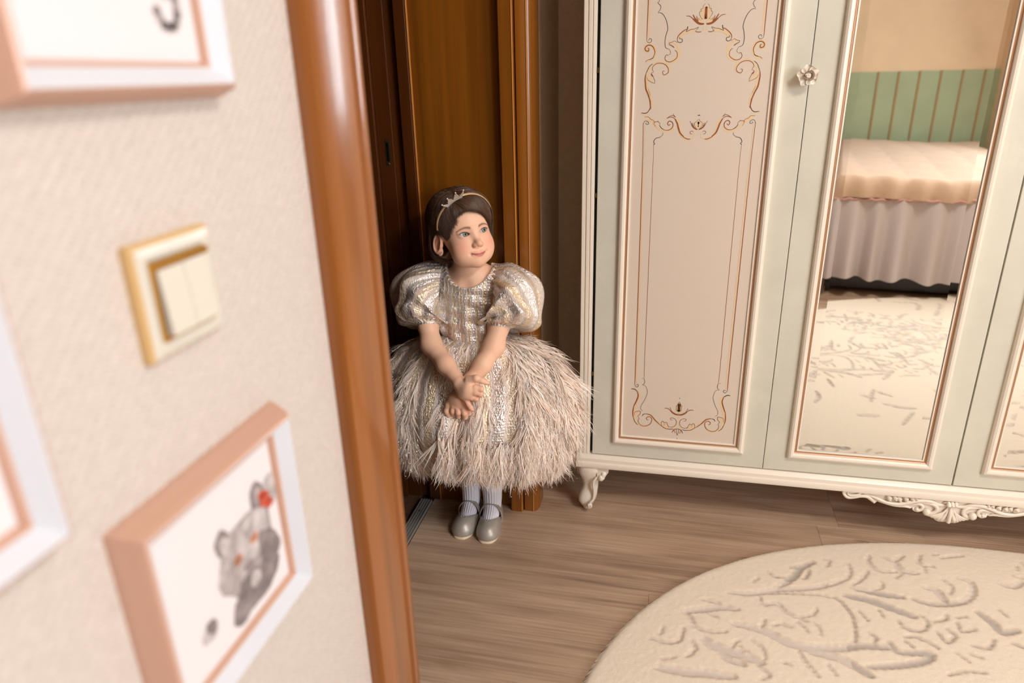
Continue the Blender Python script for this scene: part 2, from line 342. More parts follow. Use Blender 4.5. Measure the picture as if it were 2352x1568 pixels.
sw = empty('light_switch', (X0, .432, 1.063), 'cream double rocker light switch with gold inner trim on wallpaper', 'light switch')
CREAM = mat('switch_cream', (206, 200, 188), .18, coat=.5); GOLD = mat('switch_gold', (214, 160, 60), .2, 1.0)
y0, y1, z0, z1 = .388, .474, 1.063, 1.148
pl = MB(); frame_sweep(pl, y0, z0, y1, z1, [(0, 0), (0, .006), (.0025, .0095), (.008, .0105), (.0125, .010)], lambda u, v, d: (X0+d, u, v), [1, 1, 0, 0])
pl.build('plate', [CREAM, mat('switch_edge', (206, 170, 116), .3)], sw, smooth=40)
gt = MB(); frame_sweep(gt, y0+.0125, z0+.013, y1-.0125, z1-.013, [(0, .010), (.0005, .0122), (.0022, .0122), (.003, .008)], lambda u, v, d: (X0+d, u, v), [0]*3)
gt.box((X0+.010, y0+.013, z1-.0185), (X0+.0150, y1-.013, z1-.0135)); gt.box((X0+.010, y0+.0125, z0+.014), (X0+.0130, y0+.0148, z1-.0135)); gt.build('gold_trim', GOLD, sw, smooth=40)
for a, b in ((y0+.0162, .4307), (.4313, y1-.0155)):
    MB().prism([(X0+.006, z0+.0165), (X0+.0185, z0+.0170), (X0+.0145, z1-.0192), (X0+.006, z1-.0190)][::-1], a, b, 1).build('rocker', CREAM, sw, bevel=.001)

# ------------------------------------------------------------------ wardrobe
SAGE = mat('sage_lacquer', (207, 203, 188), .42, var=(9, .05, (1, 1, 1)), bump=(60, .05))
IVORY = mat('ivory_lacquer', (232, 221, 206), .33, coat=.2, bump=(25, .04, (.3, 1, 1)))
PANEL = mat('panel_cream', (214, 198, 182), .5, bump=(300, .012))
RUST = mat('gilt_line', (172, 128, 94), .35, .3)
PR = mat('paint_rust', (142, 74, 30), .6); PD = mat('paint_dark', (66, 52, 48), .6); PG = mat('paint_gold', (222, 194, 156), .6)
MIRROR = mat('mirror_glass', (238, 240, 238), .0, 1.0)
BLACK = mat('gap_black', (12, 14, 18), .6)
wd = empty('wardrobe', (.785, 2.04, 0), 'ivory and sage wardrobe with painted panel, mirror doors and carved apron', 'wardrobe')
MB().box((-.203, 1.826, .2), (1.773, 2.272, 2.08)).build('carcass', IVORY, wd, bevel=.002)
MB().box((-.192, 1.822, .2), (1.762, 1.8265, 2.06)).build('gap_shade', BLACK, wd)  # black sheet behind the doors, painted shade for the gaps between them
for s, xs in ((1, -.224), (-1, 1.794)):
    X = lambda d: xs+s*d
    poly = [(X(0), 1.85), (X(0), 1.808), (X(.002), 1.804), (X(.010), 1.804), (X(.0115), 1.807), (X(.0125), 1.807), (X(.014), 1.803), (X(.021), 1.803), (X(.0225), 1.806), (X(.0235), 1.806), (X(.025), 1.803), (X(.031), 1.804), (X(.033), 1.808), (X(.033), 1.85)]
    MB().prism(poly if s > 0 else poly[::-1], .2, 2.06, 2).build('pilaster', IVORY, wd)
pr = [(1.83, .158), (1.792, .158), (1.786, .162), (1.784, .170), (1.786, .177), (1.790, .180), (1.790, .190), (1.796, .196), (1.80, .1995), (1.83, .2)]
MB().prism(pr[::-1], -.229, 1.80, 0).build('base_rail', IVORY, wd, smooth=30)
MB().box((-.226, 1.83, .158), (1.797, 2.275, .2)).build('base_board', IVORY, wd, bevel=.004)
cr = [(1.85, 2.06), (1.80, 2.06), (1.78, 2.09), (1.76, 2.10), (1.745, 2.13), (1.745, 2.145), (1.85, 2.145)]
MB().prism(cr[::-1], -.26, 1.83, 0).build('cornice', IVORY, wd, smooth=30)
for x in (-.187,):
    for z in (.45, .95, 1.25): MB().box((x-.003, 1.806, z), (x+.003, 1.82, z+.012)).build('hinge', BRASS, wd, bevel=.001)
DP = lambda u, v, d: (u, 1.802-d, v)
def ribbon(mb, pts, w, mi, d):
    P = np.array(spline(pts, 5)); t = np.gradient(P, axis=0); t /= np.linalg.norm(t, axis=1)[:, None]+1e-9; nrm = np.stack([-t[:, 1], t[:, 0]], 1)
    k = np.linspace(0, 1, len(P)); wid = w*(.45+.55*np.sin(PI*np.clip(k, .02, .98))**.5)/2 if mi != 2 else w/2*np.minimum(1, np.minimum(k, 1-k)*8+.35)
    A = P+nrm*wid[:, None]; B = P-nrm*wid[:, None]; n = len(P); v = []
    for q in range(n): v += [(A[q, 0], 1.80015-d, A[q, 1]), (B[q, 0], 1.80015-d, B[q, 1])]
    mb.add(v, [(2*q, 2*q+1, 2*q+3, 2*q+2) for q in range(n-1)], mi)
ORN=[('R',1.4,[-142,1416,-142,1404,-142,1319]),('G',4.4,[-139,1416,-138,1404,-138,1322]),('D',1.1,[-142,1319,-140,1315,-135,1313,-131,1316,-131,1320,-135,1322,-137,1320,-137,1317]),('G',7.2,[-135,1300,-137,1295,-143,1296,-145,1301,-142,1307,-135,1309,-126,1304,-121,1293,-124,1281,-130,1276,-136,1273,-140,1267]),('R',1.7,[-139,1302,-136,1300,-137,1295,-143,1296,-145,1301,-142,1306,-135,1308,-127,1304,-122,1293,-124,1283]),('D',1.7,[-124,1283,-127,1279,-135,1276]),('R',0.8,[-135,1276,-139,1275,-143,1271]),('D',1.1,[-117,1409,-117,1400,-120,1397,-114,1391,-113,1386,-116,1380,-119,1378]),('D',1.4,[-119,1376,-111,1375,-104,1368,-98,1356,-95,1341,-98,1329,-100,1316,-99,1305,-96,1300,-90,1298]),('D',0.8,[-90,1298,-87,1294,-86,1288,-91,1285]),('G',7.2,[-71,1308,-67,1300,-66,1289,-69,1278,-77,1272,-87,1270]),('R',1.1,[-91,1283,-94,1286,-97,1283,-98,1277,-94,1272,-86,1270,-78,1273,-71,1279,-70,1287,-73,1293,-77,1295]),('R',0.8,[-71,1311,-78,1315,-85,1312,-90,1311,-89,1307,-83,1305,-78,1301,-82,1303,-88,1308]),('G',3.9,[-87,1309,-78,1311,-72,1304]),('D',1.4,[-68,1320,-65,1319,-61,1318,-61,1313,-65,1311,-70,1313,-72,1317]),('R',1.4,[-72,1317,-71,1324,-65,1331,-57,1337,-52,1339]),('D',1.1,[-52,1338,-50,1345,-50,1340,-53,1334,-43,1338,-35,1339,-26,1342,-32,1334]),('R',1.1,[-43,1338,-35,1339]),('R',1.1,[-33,1334,-25,1332,-19,1333]),('G',7.2,[-68,1320,-62,1328,-52,1334,-41,1335,-32,1335]),('R',1.4,[-68,1320,-66,1323]),('G',0.8,[-64,1320,-56,1327,-43,1331,-23,1331]),('R',1.1,[-55,1367,-47,1366,-39,1360,-33,1355]),('R',3.1,[-39,1360,-29,1352,-21,1349,-14,1349]),('R',1.7,[-40,1369,-35,1361,-26,1352]),('R',1.1,[-32,1366,-30,1359,-27,1352]),('G',9.4,[-31,1360,-22,1354,-14,1352]),('D',0.8,[-14,1391,-18,1386,-19,1381,-23,1380,-22,1376,-26,1373,-24,1366,-20,1360]),('D',2.5,[-20,1360,-19,1359]),('D',0.8,[-29,1362,-27,1358,-29,1355]),('D',0.8,[-26,1361,-23,1356]),('G',13.3,[-14,1386,-17,1374,-16,1357]),('R',1.9,[-13,1383,-13,1372,-14,1359]),('G',1.1,[-15,1344,-17,1339,-14,1336,-13,1339,-15,1344]),('D',0.8,[-16,1400,-15,1397]),('D',1.4,[-126,1267,-133,1261,-138,1251,-141,1244]),('R',2.2,[-141,1244,-142,1234,-141,1225,-139,1211,-134,1200,-129,1186,-127,1172]),('R',1.7,[-127,1175,-127,1167,-130,1162]),('D',1.7,[-129,1164,-132,1159,-137,1156,-143,1156,-148,1157]),('G',6.7,[-124,1264,-133,1256,-136,1245,-137,1231,-136,1216,-131,1202,-126,1186,-124,1168]),('G',3.3,[-130,1154,-140,1152,-150,1154]),('R',1.1,[-123,1249,-126,1256,-124,1262,-117,1267,-107,1268,-96,1264,-89,1255,-89,1247,-94,1243,-99,1242,-102,1247,-101,1250,-97,1250]),('G',6.1,[-125,1264,-115,1269,-103,1269,-92,1264,-87,1255,-87,1246]),('R',0.8,[-123,1248,-128,1246,-127,1241,-123,1238,-121,1233,-119,1230,-119,1223]),('D',0.8,[-119,1223,-128,1227,-136,1232,-138,1238]),('G',7.2,[-131,1240,-128,1231,-122,1227]),('R',1.4,[-128,1245,-125,1241,-123,1238]),('D',0.6,[-135,1213,-130,1202,-128,1195]),('R',0.8,[-127,1186,-125,1165]),('R',1.1,[-87,1143,-80,1146,-73,1146,-67,1142]),('R',2.5,[-67,1142,-61,1131,-58,1121,-53,1109,-44,1100]),('R',1.4,[-46,1100,-35,1095,-28,1095]),('D',0.8,[-72,1154,-69,1149,-65,1146]),('R',0.8,[-86,1144,-78,1149,-72,1150,-67,1146]),('G',6.7,[-65,1143,-57,1131,-56,1118,-51,1107,-42,1098,-28,1093]),('G',2.5,[-28,1094,-20,1099,-19,1106,-22,1112]),('R',0.8,[-22,1111,-26,1114,-30,1111,-28,1107,-24,1107]),('R',1.4,[-77,1130,-81,1127,-84,1132,-80,1137,-74,1135,-71,1129,-73,1121,-81,1116,-90,1116]),('D',1.4,[-90,1116,-98,1121,-103,1128]),('G',5.6,[-70,1127,-73,1117,-82,1113,-92,1114,-103,1119,-113,1128]),('R',0.8,[-103,1128,-102,1132,-106,1135,-107,1137,-110,1136,-114,1136,-117,1133,-112,1124]),('R',0.8,[-114,1132,-118,1139,-125,1142,-130,1147,-140,1147]),('G',7.2,[-111,1126,-118,1135,-126,1141,-137,1145]),('D',0.8,[-12,1141,-16,1135,-20,1133,-20,1126,-16,1120]),('D',0.8,[-32,1137,-28,1130,-25,1125]),('R',2.2,[-28,1131,-24,1124,-18,1119,-13,1117]),('D',0.8,[-25,1133,-22,1122]),('D',0.8,[-26,1131,-22,1130]),('D',0.8,[-25,1127,-21,1126]),('G',10.0,[-13,1136,-16,1127,-14,1121]),('D',3.9,[-14,1150,-12,1149]),('G',2.5,[-13,1110,-12,1108]),('D',1.1,[-141,1131,-140,1136,-135,1138,-130,1135,-129,1131,-133,1130,-136,1132,-134,1134]),('R',1.4,[-142,1132,-140,1053]),('G',3.9,[-138,1128,-137,1053]),('R',0.8,[-115,1084,-114,1053]),('D',0.8,[-94,1110,-94,1106,-97,1102,-102,1101]),('D',1.4,[-99,1099,-108,1098,-113,1094,-115,1088,-112,1084,-115,1082]),('R',1.4,[-140,1055,-136,542,-136,433]),('G',3.7,[-137,1055,-132,542,-132,437]),('R',0.8,[-114,1055,-112,543,-111,456]),('D',1.4,[-136,434,-131,427,-126,430,-127,435,-132,434]),('D',2.4,[-145,420,-136,420,-128,414]),('R',2.4,[-128,414,-125,400,-130,382,-136,367]),('R',2.0,[-136,367,-138,347,-136,332]),('D',1.7,[-136,332,-131,318,-122,309]),('G',6.1,[-136,418,-123,410,-122,396,-127,379,-133,359,-133,336,-125,315,-108,306,-91,310]),('R',1.4,[-122,329,-121,317,-113,308,-101,307,-89,314,-84,327,-87,336,-94,337,-99,333,-97,327,-93,328]),('R',1.0,[-133,340,-133,348,-125,352,-117,352,-118,343,-123,337,-118,327]),('G',6.8,[-129,332,-128,344,-121,347]),('D',2.0,[-134,340,-133,339]),('D',1.0,[-117,454,-112,455]),('D',1.2,[-112,455,-109,448,-110,439,-115,435]),('D',1.0,[-115,434,-106,432,-101,419,-101,406,-108,386,-115,372,-116,360,-110,353]),('D',1.7,[-111,338,-108,344,-100,346]),('R',2.0,[-100,346,-87,342,-74,327,-62,316]),('R',1.4,[-62,316,-48,306,-39,303]),('D',1.7,[-41,304,-32,303,-24,305]),('G',6.1,[-97,344,-83,336,-67,322,-50,311,-36,306]),('R',1.0,[-26,333,-31,332,-33,338,-26,339,-18,334,-16,323,-21,313,-31,310,-40,313]),('G',3.4,[-15,327,-18,313,-28,306]),('R',1.0,[-56,312,-58,319,-54,327,-49,322,-43,324,-40,317,-36,309]),('G',6.1,[-53,314,-49,318,-40,309]),('R',1.4,[-51,368,-41,367,-32,360]),('R',3.1,[-34,361,-22,352,-11,350]),('R',1.4,[-36,372,-30,358]),('G',7.5,[-24,359,-11,355]),('D',1.0,[-11,391,-15,384,-14,379,-19,378,-18,371,-19,365,-13,360]),('G',10.2,[-11,385,-13,373,-12,360]),('R',1.7,[-10,385,-10,364]),('D',1.4,[-11,403,-11,400]),('G',1.0,[-12,344,-14,342,-12,339]),('R',1.7,[-26,293,-22,302,-14,306]),('D',1.0,[-12,308,-15,296,-9,285]),('R',1.4,[-21,301,-18,292]),('G',6.8,[-19,299,-11,296]),('D',1.4,[-12,277,-11,274]),]
def petal_knob(parent, x, z):
    KN = IVORY; k = MB()
    k.rings([[(x+r*math.cos(a), y, z+r*math.sin(a)) for a in [2*PI*i/14 for i in range(14)]] for y, r in ((1.802, .009), (1.794, .006), (1.787, .008), (1.783, .015))])
    def petal(ang, r0, ln, wd_, y0, lift, cup):
        R = []
        for i in range(6):
            t = i/5; row = []
            for j in range(7):
                u = (j/6-.5)*2; wdt = wd_*math.sin(PI*(.18+.70*t))**.8
                rr = r0+ln*t-abs(u)**2*ln*.22*t; lat = wdt*u
                y = y0-lift*t+cup*(u*u)*-.6+.004*(t**3)*1.0
                row.append((x+rr*math.cos(ang)-lat*math.sin(ang), y, z+rr*math.sin(ang)+lat*math.cos(ang)))
            R.append(row)
        k.rings(R, False, 0, False)
        k.rings([[(p[0]*.97+x*.03, p[1]+.003, p[2]*.97+z*.03) for p in row] for row in R][::-1], False, 0, False)
    for i in range(5): petal(.45+2*PI*i/5, .006, .0180, .0142, 1.781, .007, .008)
    for i in range(3):
        a0 = i*2.1; R = []
        for q in range(2):
            pass
        for h in range(4):
            row = []
            for j in range(9):
                a = a0+(j/8-.5)*2.6; rr = (.0125-.003*i)*(.72+.3*h/3)
                row.append((x+rr*math.cos(a), 1.780-h*.0048-.001*i-.002*math.cos((j/8-.5)*PI), z+rr*math.sin(a)))
            R.append(row)
        k.rings(R, False, 0, False); k.rings([[(x+(p[0]-x)*.86, p[1]-.0004, z+(p[2]-z)*.86) for p in r] for r in R][::-1], False, 0, False)
    sp = [(x+(.0012+.00075*t)*math.cos(t*1.3), 1.7655+.0006*t, z+(.0012+.00075*t)*math.sin(t*1.3)) for t in range(9)]
    k.tube(sp, .0014, 6); k.ball((x, 1.774, z), (.0085, .007, .0085), 10)
    return k.build('rose_knob', KN, parent, smooth=60)
def door(x0, kind, knob_side=0):
    x1 = x0+.4775; z0, z1 = .202, 2.055; ins = .058
    d = MB().box((x0, 1.802, z0), (x1, 1.821, z1)).build('door', SAGE, wd, bevel=.0012)
    a, b, c, e = x0+ins, x1-.056, .2455, 1.99
    fr = MB(); frame_sweep(fr, a, c, b, e, [(0, -.001), (0, .006), (.003, .011), (.008, .0135), (.013, .0125), (.0165, .009), (.0175, .006), (.0195, .004), (.0225, .0035), (.0235, .0055), (.0265, .005), (.028, -.001)], DP, [0, 0, 0, 0, 0, 0, 1, 1, 0, 0, 0])
    fr.build('panel_moulding', [IVORY, RUST], d, smooth=30)
    ia, ib, ic, ie = a+.0265, b-.0265, c+.0265, e-.0265
    if kind == 'painted':
        MB().box((ia, 1.8003, ic), (ib, 1.804, ie)).build('inset_panel', PANEL, d)
        cx = (ia+ib)/2-.0
        mb = MB(); layer = 0
        for col, w, q in ORN:
            pts = [((q[i]+11.5)/1000, q[i+1]/1000) for i in range(0, len(q), 2)]; mi = 'RDG'.index(col); layer += 1
            dd = (0 if mi == 2 else .0001)+.000002*layer
            for s in (1, -1): ribbon(mb, [(cx+s*p[0], p[1]) for p in pts], w/1000*(1.45 if mi == 0 else 1.05 if mi == 1 else 1.0), mi, dd)
        # the same scrolls again above, turned over, as the panel goes on out of the picture
        o = mb.build('painted_scrollwork', [PR, PD, PG], d); o['kind'] = 'stuff'
    else:
        bv, tl = .021, .040
        ms_ = MB(); y = 1.8000
        ms_.add([(ia+bv, y, ic+bv), (ib-bv, y, ic+bv), (ib-bv, y, ie-bv), (ia+bv, y, ie-bv)], [(0, 1, 2, 3)])
        yo = y+bv*tl
        o4 = [(ia, yo, ic), (ib, yo, ic), (ib, yo, ie), (ia, yo, ie)]; i4 = [(ia+bv, y, ic+bv), (ib-bv, y, ic+bv), (ib-bv, y, ie-bv), (ia+bv, y, ie-bv)]
        for k in range(4): ms_.add([o4[k], o4[(k+1) % 4], i4[(k+1) % 4], i4[k]], [(0, 1, 2, 3)])
        bk = [(ia, yo+.0006, ic), (ib, yo+.0006, ic), (ib, yo+.0006, ie), (ia, yo+.0006, ie)]; ms_.add(bk, [(3, 2, 1, 0)])
        ms_.build('bevelled_mirror', MIRROR, d)
    if knob_side: petal_knob(d, x0+(.470 if knob_side > 0 else .024), 1.233)
    return d
door(-.1835, 'painted', 1); door(.2955, 'mirror'); door(.7765, 'mirror'); door(1.2575, 'painted', -1)
# cabriole legs
LG = [(520, 182, 610), (560, 172, 640), (600, 173, 640), (640, 180, 590), (690, 196, 580), (745, 222, 585), (800, 245, 582), (880, 268, 575), (960, 266, 572), (1040, 230, 562), (1100, 205, 556), (1150, 196, 538), (1200, 200, 505), (1260, 240, 475), (1310, 277, 455), (1340, 290, 440), (1375, 318, 405)]
def leg(sx, xc, yfront, sy):
    mb = MB(); R = []
    for (q, l, r) in LG:
        z = (1375-q)*.158/855; xl = (l-172)*.000155; xr = (r-172)*.000155
        cx, w = (xl+xr)/2, (xr-xl)/2; row = []
        for k in range(20):
            a = 2*PI*k/20; ca, sa = math.cos(a), math.sin(a)
            ca = math.copysign(abs(ca)**.75, ca); sa = math.copysign(abs(sa)**.75, sa)
            row.append((xc+sx*(cx+w*ca), yfront+sy*(cx+w*sa*.95), z))
        R.append(row if sx*sy > 0 else row[::-1])
    mb.rings(R[::-1])
    T = lambda q, p, dy: (xc+sx*(q-172)*.000155, yfront+sy*(.0045+dy), (1375-p)*.158/855)
    # knee scroll with ribs, edge fillet, toe volute
    for (q0, r0) in ((0, .0085), (34, .006), (62, .0045)):
        mb.tube([T(620+q0, 560+q0*.1, .016), T(690+q0*.8, 610+q0*.05, .008), T(665+q0*.8, 690-q0*.55, .004), T(600+q0*.9, 690-q0*1.1, .006)], [r0*.7, r0, r0, r0*.6], 8)
    mb.ball(T(640, 695, .002), (.009, .009, .0105), 10)
    mb.prism([(T(560, 530, 0)[0], .158), (T(785, 530, 0)[0], .158), (T(775, 590, 0)[0], T(0, 590, 0)[2]), (T(690, 700, 0)[0], T(0, 700, 0)[2]), (T(560, 760, 0)[0], T(0, 760, 0)[2])][::-sx], yfront+sy*.008, yfront+sy*.022, 1)
    mb.tube([T(560, 680, .0), T(505, 740, -.004), T(495, 830, -.002), T(510, 930, .001), T(515, 1030, .001), T(500, 1100, -.003), T(440, 1150, -.007)], [.003, .0042, .0042, .004, .004, .004, .003], 8)
    vol = [T(432+(46-i*4.2)*math.cos(2.2-i*.75), 1205+(52-i*4.6)*math.sin(2.2-i*.75), -.004-.0006*i) for i in range(10)]
    mb.tube(vol, .0042, 8); mb.ball(T(432, 1205, -.004), .0062, 8)
    return mb.build('leg', IVORY, wd, smooth=60)
leg(1, -.2275, 1.787, 1); leg(-1, 1.7985, 1.787, 1); leg(1, -.2275, 2.272, -1); leg(-1, 1.7985, 2.272, -1)
# carved apron
ap = MB()
def AZ(q, p):   # traced relief coordinates -> metres on the apron plane
    return (.508+(q-180)*(.272/1360), .158-(p-183-(q-180)*.0985)*.000222)
def both(fn):
    for s in (1, -1): fn(s)
XC = .780
def A3(q, p, dy, s): x, z = AZ(q, p); return (XC+s*(x-XC), 1.797-dy, min(z, .157))
sil = [(180, 183), (205, 225), (240, 270), (300, 290), (400, 280), (490, 283), (540, 320), (610, 368), (650, 328), (740, 360), (860, 390), (945, 415), (970, 405), (1060, 437), (1085, 425), (1100, 450), (1140, 462), (1195, 450), (1215, 480), (1255, 497), (1290, 530), (1320, 545), (1380, 568), (1395, 595), (1440, 617), (1500, 622), (1540, 618)]
pl = [AZ(*p) for p in sil]; poly = pl+[(2*XC-x, z) for x, z in pl[-2::-1]]; top = [(poly[-1][0], .158), (poly[0][0], .158)]
for k in range(len(pl)-1):
    for s in (1, -1):
        q = [(XC+s*(pl[k][0]-XC), pl[k][1]), (XC+s*(pl[k+1][0]-XC), pl[k+1][1]), (XC+s*(pl[k+1][0]-XC), .1585), (XC+s*(pl[k][0]-XC), .1585)]
        ap.prism(q if s < 0 else q[::-1], 1.797, 1.812, 1)
def stroke(pts, r, dy=.004, fl=.75):
    def go(s):
        P = spline([A3(*p, 0, s) for p in pts], 5); n = len(P)
        rr = np.interp(np.linspace(0, 1, n), np.linspace(0, 1, len(r)), r)*.00021
        ap.tube([(p[0], p[1]-dy*.6*math.sin(PI*min(1, (i+1)/n)), p[2]) for i, p in enumerate(P)], list(rr), 8, 0, fl)
    both(go)
stroke([(190, 200), (215, 240), (260, 275), (330, 275), (420, 255), (500, 262), (560, 300), (612, 352)], [12, 20, 22, 20, 24, 26, 24, 8])
stroke([(250, 200), (265, 235), (330, 245), (400, 225), (420, 205)], [8, 16, 22, 18, 8], .006)
stroke([(440, 215), (540, 250), (640, 290), (720, 325), (830, 352), (950, 350), (1080, 318), (1190, 305), (1300, 325), (1390, 370), (1500, 385)], [8, 16, 22, 22, 24, 26, 28, 28, 30, 26, 18], .010)
stroke([(640, 320), (740, 352), (860, 382), (1000, 395), (1060, 425)], [14, 16, 18, 22, 12], .006)
stroke([(700, 345), (830, 372), (900, 392), (948, 412)], [10, 16, 16, 8], .004)
stroke([(1000, 380), (1080, 370), (1150, 358), (1200, 385), (1195, 430), (1150, 452), (1105, 440), (1100, 415)], [8, 16, 20, 22, 22, 22, 18, 14], .008)
stroke([(1130, 335), (1240, 345), (1335, 365), (1380, 415), (1362, 470), (1310, 495), (1262, 485)], [12, 20, 24, 26, 26, 28, 26], .009)
both(lambda s: ap.ball(A3(1262, 462, .006, s), (.0105, .010, .011), 10))
both(lambda s: ap.ball(A3(1140, 432, .004, s), (.006, .007, .006), 8))
for (q, p, r) in ((775, 275, 34), (850, 275, 30), (905, 290, 30), (985, 290, 32), (1060, 285, 26), (1110, 285, 22)):
    both(lambda s: ap.tube([A3(q-25, p-28, .002, s), A3(q, p, .008, s), A3(q+22, p+34, .005, s)], [r*.00009, r*.00021, r*.00008], 8))
for (q, p) in ((1290, 525), (1335, 548), (1375, 566), (1420, 592)):
    stroke([(1520, 400), (1470, 470), ((q+1480)/2-15, (p+470)/2+20), (q, p)], [9, 14, 20, 16], .009)
stroke([(1530, 400), (1505, 480), (1470, 560), (1455, 600)], [10, 16, 26, 20], .010)
ap.tube([A3(1540, 400, .004, 1), A3(1540, 500, .011, 1), A3(1540, 600, .009, 1)], [.003, .0052, .0055], 8)
for dq in (-46, 0, 46): ap.tube([A3(1540+dq, 315, .006, 1), A3(1540+dq*.9, 350, .013, 1), A3(1540+dq*.55, 392, .006, 1)], [.004, .0062, .003], 8)
stroke([(1440, 345), (1480, 330), (1500, 352), (1480, 378)], [10, 16, 18, 12], .010)
ap.build('carved_apron', IVORY, wd, smooth=60)

# ------------------------------------------------------------------ oval carved rug
RUGS=[(8.0,[203,1496,255,1502,329,1531,378,1544,442,1567,502,1608]),(10.3,[320,1536,342,1559,370,1591,390,1625,427,1658]),(6.9,[366,1625,391,1634,426,1652]),(5.2,[391,1583,402,1597,411,1622]),(5.2,[459,1675,469,1672,459,1645]),(5.2,[514,1669,516,1642,502,1608,468,1579]),(5.7,[559,1646,537,1611,505,1579]),(5.7,[585,1606,575,1585,549,1573]),(3.4,[308,1594,316,1580,340,1579,359,1581]),(2.9,[264,1548,278,1565]),(4.6,[289,1509,399,1528,457,1523,474,1496,483,1458,476,1400,466,1374,433,1356]),(12.6,[483,1539,535,1532,576,1515,626,1492]),(10.3,[508,1572,565,1562,618,1558]),(6.9,[577,1713,570,1684,587,1655,630,1656]),(6.9,[612,1716,638,1705,666,1730]),(9.2,[637,1703,647,1667,678,1661]),(6.9,[623,1632,643,1654]),(6.9,[712,1742,698,1704,730,1697]),(4.0,[706,1694,704,1670]),(4.0,[745,1748,757,1750]),(4.6,[761,1738,783,1747,820,1759]),(8.0,[779,1661,802,1651,796,1613,768,1577,721,1552,671,1546,644,1556]),(4.6,[737,1646,750,1623,736,1591]),(10.3,[685,1606,706,1603,713,1576,719,1558]),(10.3,[89,1406,134,1422,181,1439,215,1437]),(6.9,[135,1456,158,1455,181,1444]),(5.7,[105,1391,114,1360,149,1351,185,1358]),(6.9,[89,1404,101,1390,109,1373]),(3.4,[143,1411,170,1400]),(6.9,[273,1491,280,1468,313,1477,328,1454,357,1437,376,1429]),(4.6,[362,1441,393,1455,405,1477]),(12.6,[205,1387,240,1384,279,1374,319,1351,368,1343,433,1356,486,1372,536,1376]),(5.7,[249,1383,267,1390,277,1414]),(5.2,[295,1399,313,1407,335,1402]),(3.4,[351,1422,364,1409,372,1391]),(3.4,[389,1426,398,1412,399,1388]),(14.9,[131,1326,156,1307,207,1294,256,1278]),(10.3,[165,1303,180,1277,217,1265]),(6.9,[11,1303,51,1297,77,1310,86,1348]),(4.0,[41,1345,33,1319]),(5.2,[104,1312,113,1290,94,1263]),(3.4,[39,1243,69,1255]),(12.6,[29,1219,86,1218,136,1223,193,1225]),(5.2,[210,1333,195,1312,217,1293]),(4.6,[241,1342,260,1322,266,1291]),(3.4,[213,1318,233,1299]),(5.7,[341,1326,352,1294,371,1260]),(12.6,[367,1331,427,1323,482,1284]),(9.2,[547,1393,559,1368,625,1376,610,1352,548,1326,484,1309]),(5.2,[586,1471,594,1448,630,1447,652,1478,642,1500]),(4.6,[667,1482,695,1496,703,1512]),(5.2,[586,1418,610,1423,632,1412,649,1397]),(4.6,[583,1406,596,1388]),(5.2,[718,1489,719,1463,754,1476]),(5.2,[663,1449,673,1420,699,1442,688,1463]),(11.5,[779,1535,798,1506,808,1477,845,1489]),(5.2,[832,1553,841,1534]),(5.2,[727,1419,760,1419,781,1448]),(4.0,[713,1392,734,1383]),(9.2,[872,1661,897,1651,929,1675]),(4.0,[646,1319,687,1338,726,1340]),(4.0,[684,1388,701,1367]),(4.6,[509,1417,520,1402,508,1379]),(4.0,[503,1487,516,1458]),(4.6,[959,1758,963,1743]),(4.0,[917,1695,942,1689]),(5.7,[246,1268,268,1245,251,1231]),(5.2,[398,1297,409,1273]),(4.6,[302,1287,318,1282]),(4.6,[724,1508,747,1516]),(8.0,[819,1443,840,1436]),(4.0,[550,1500,555,1475])]
RC, RA, RB, RT = (1.25, .6), 1.5, 1.1, math.radians(-30)
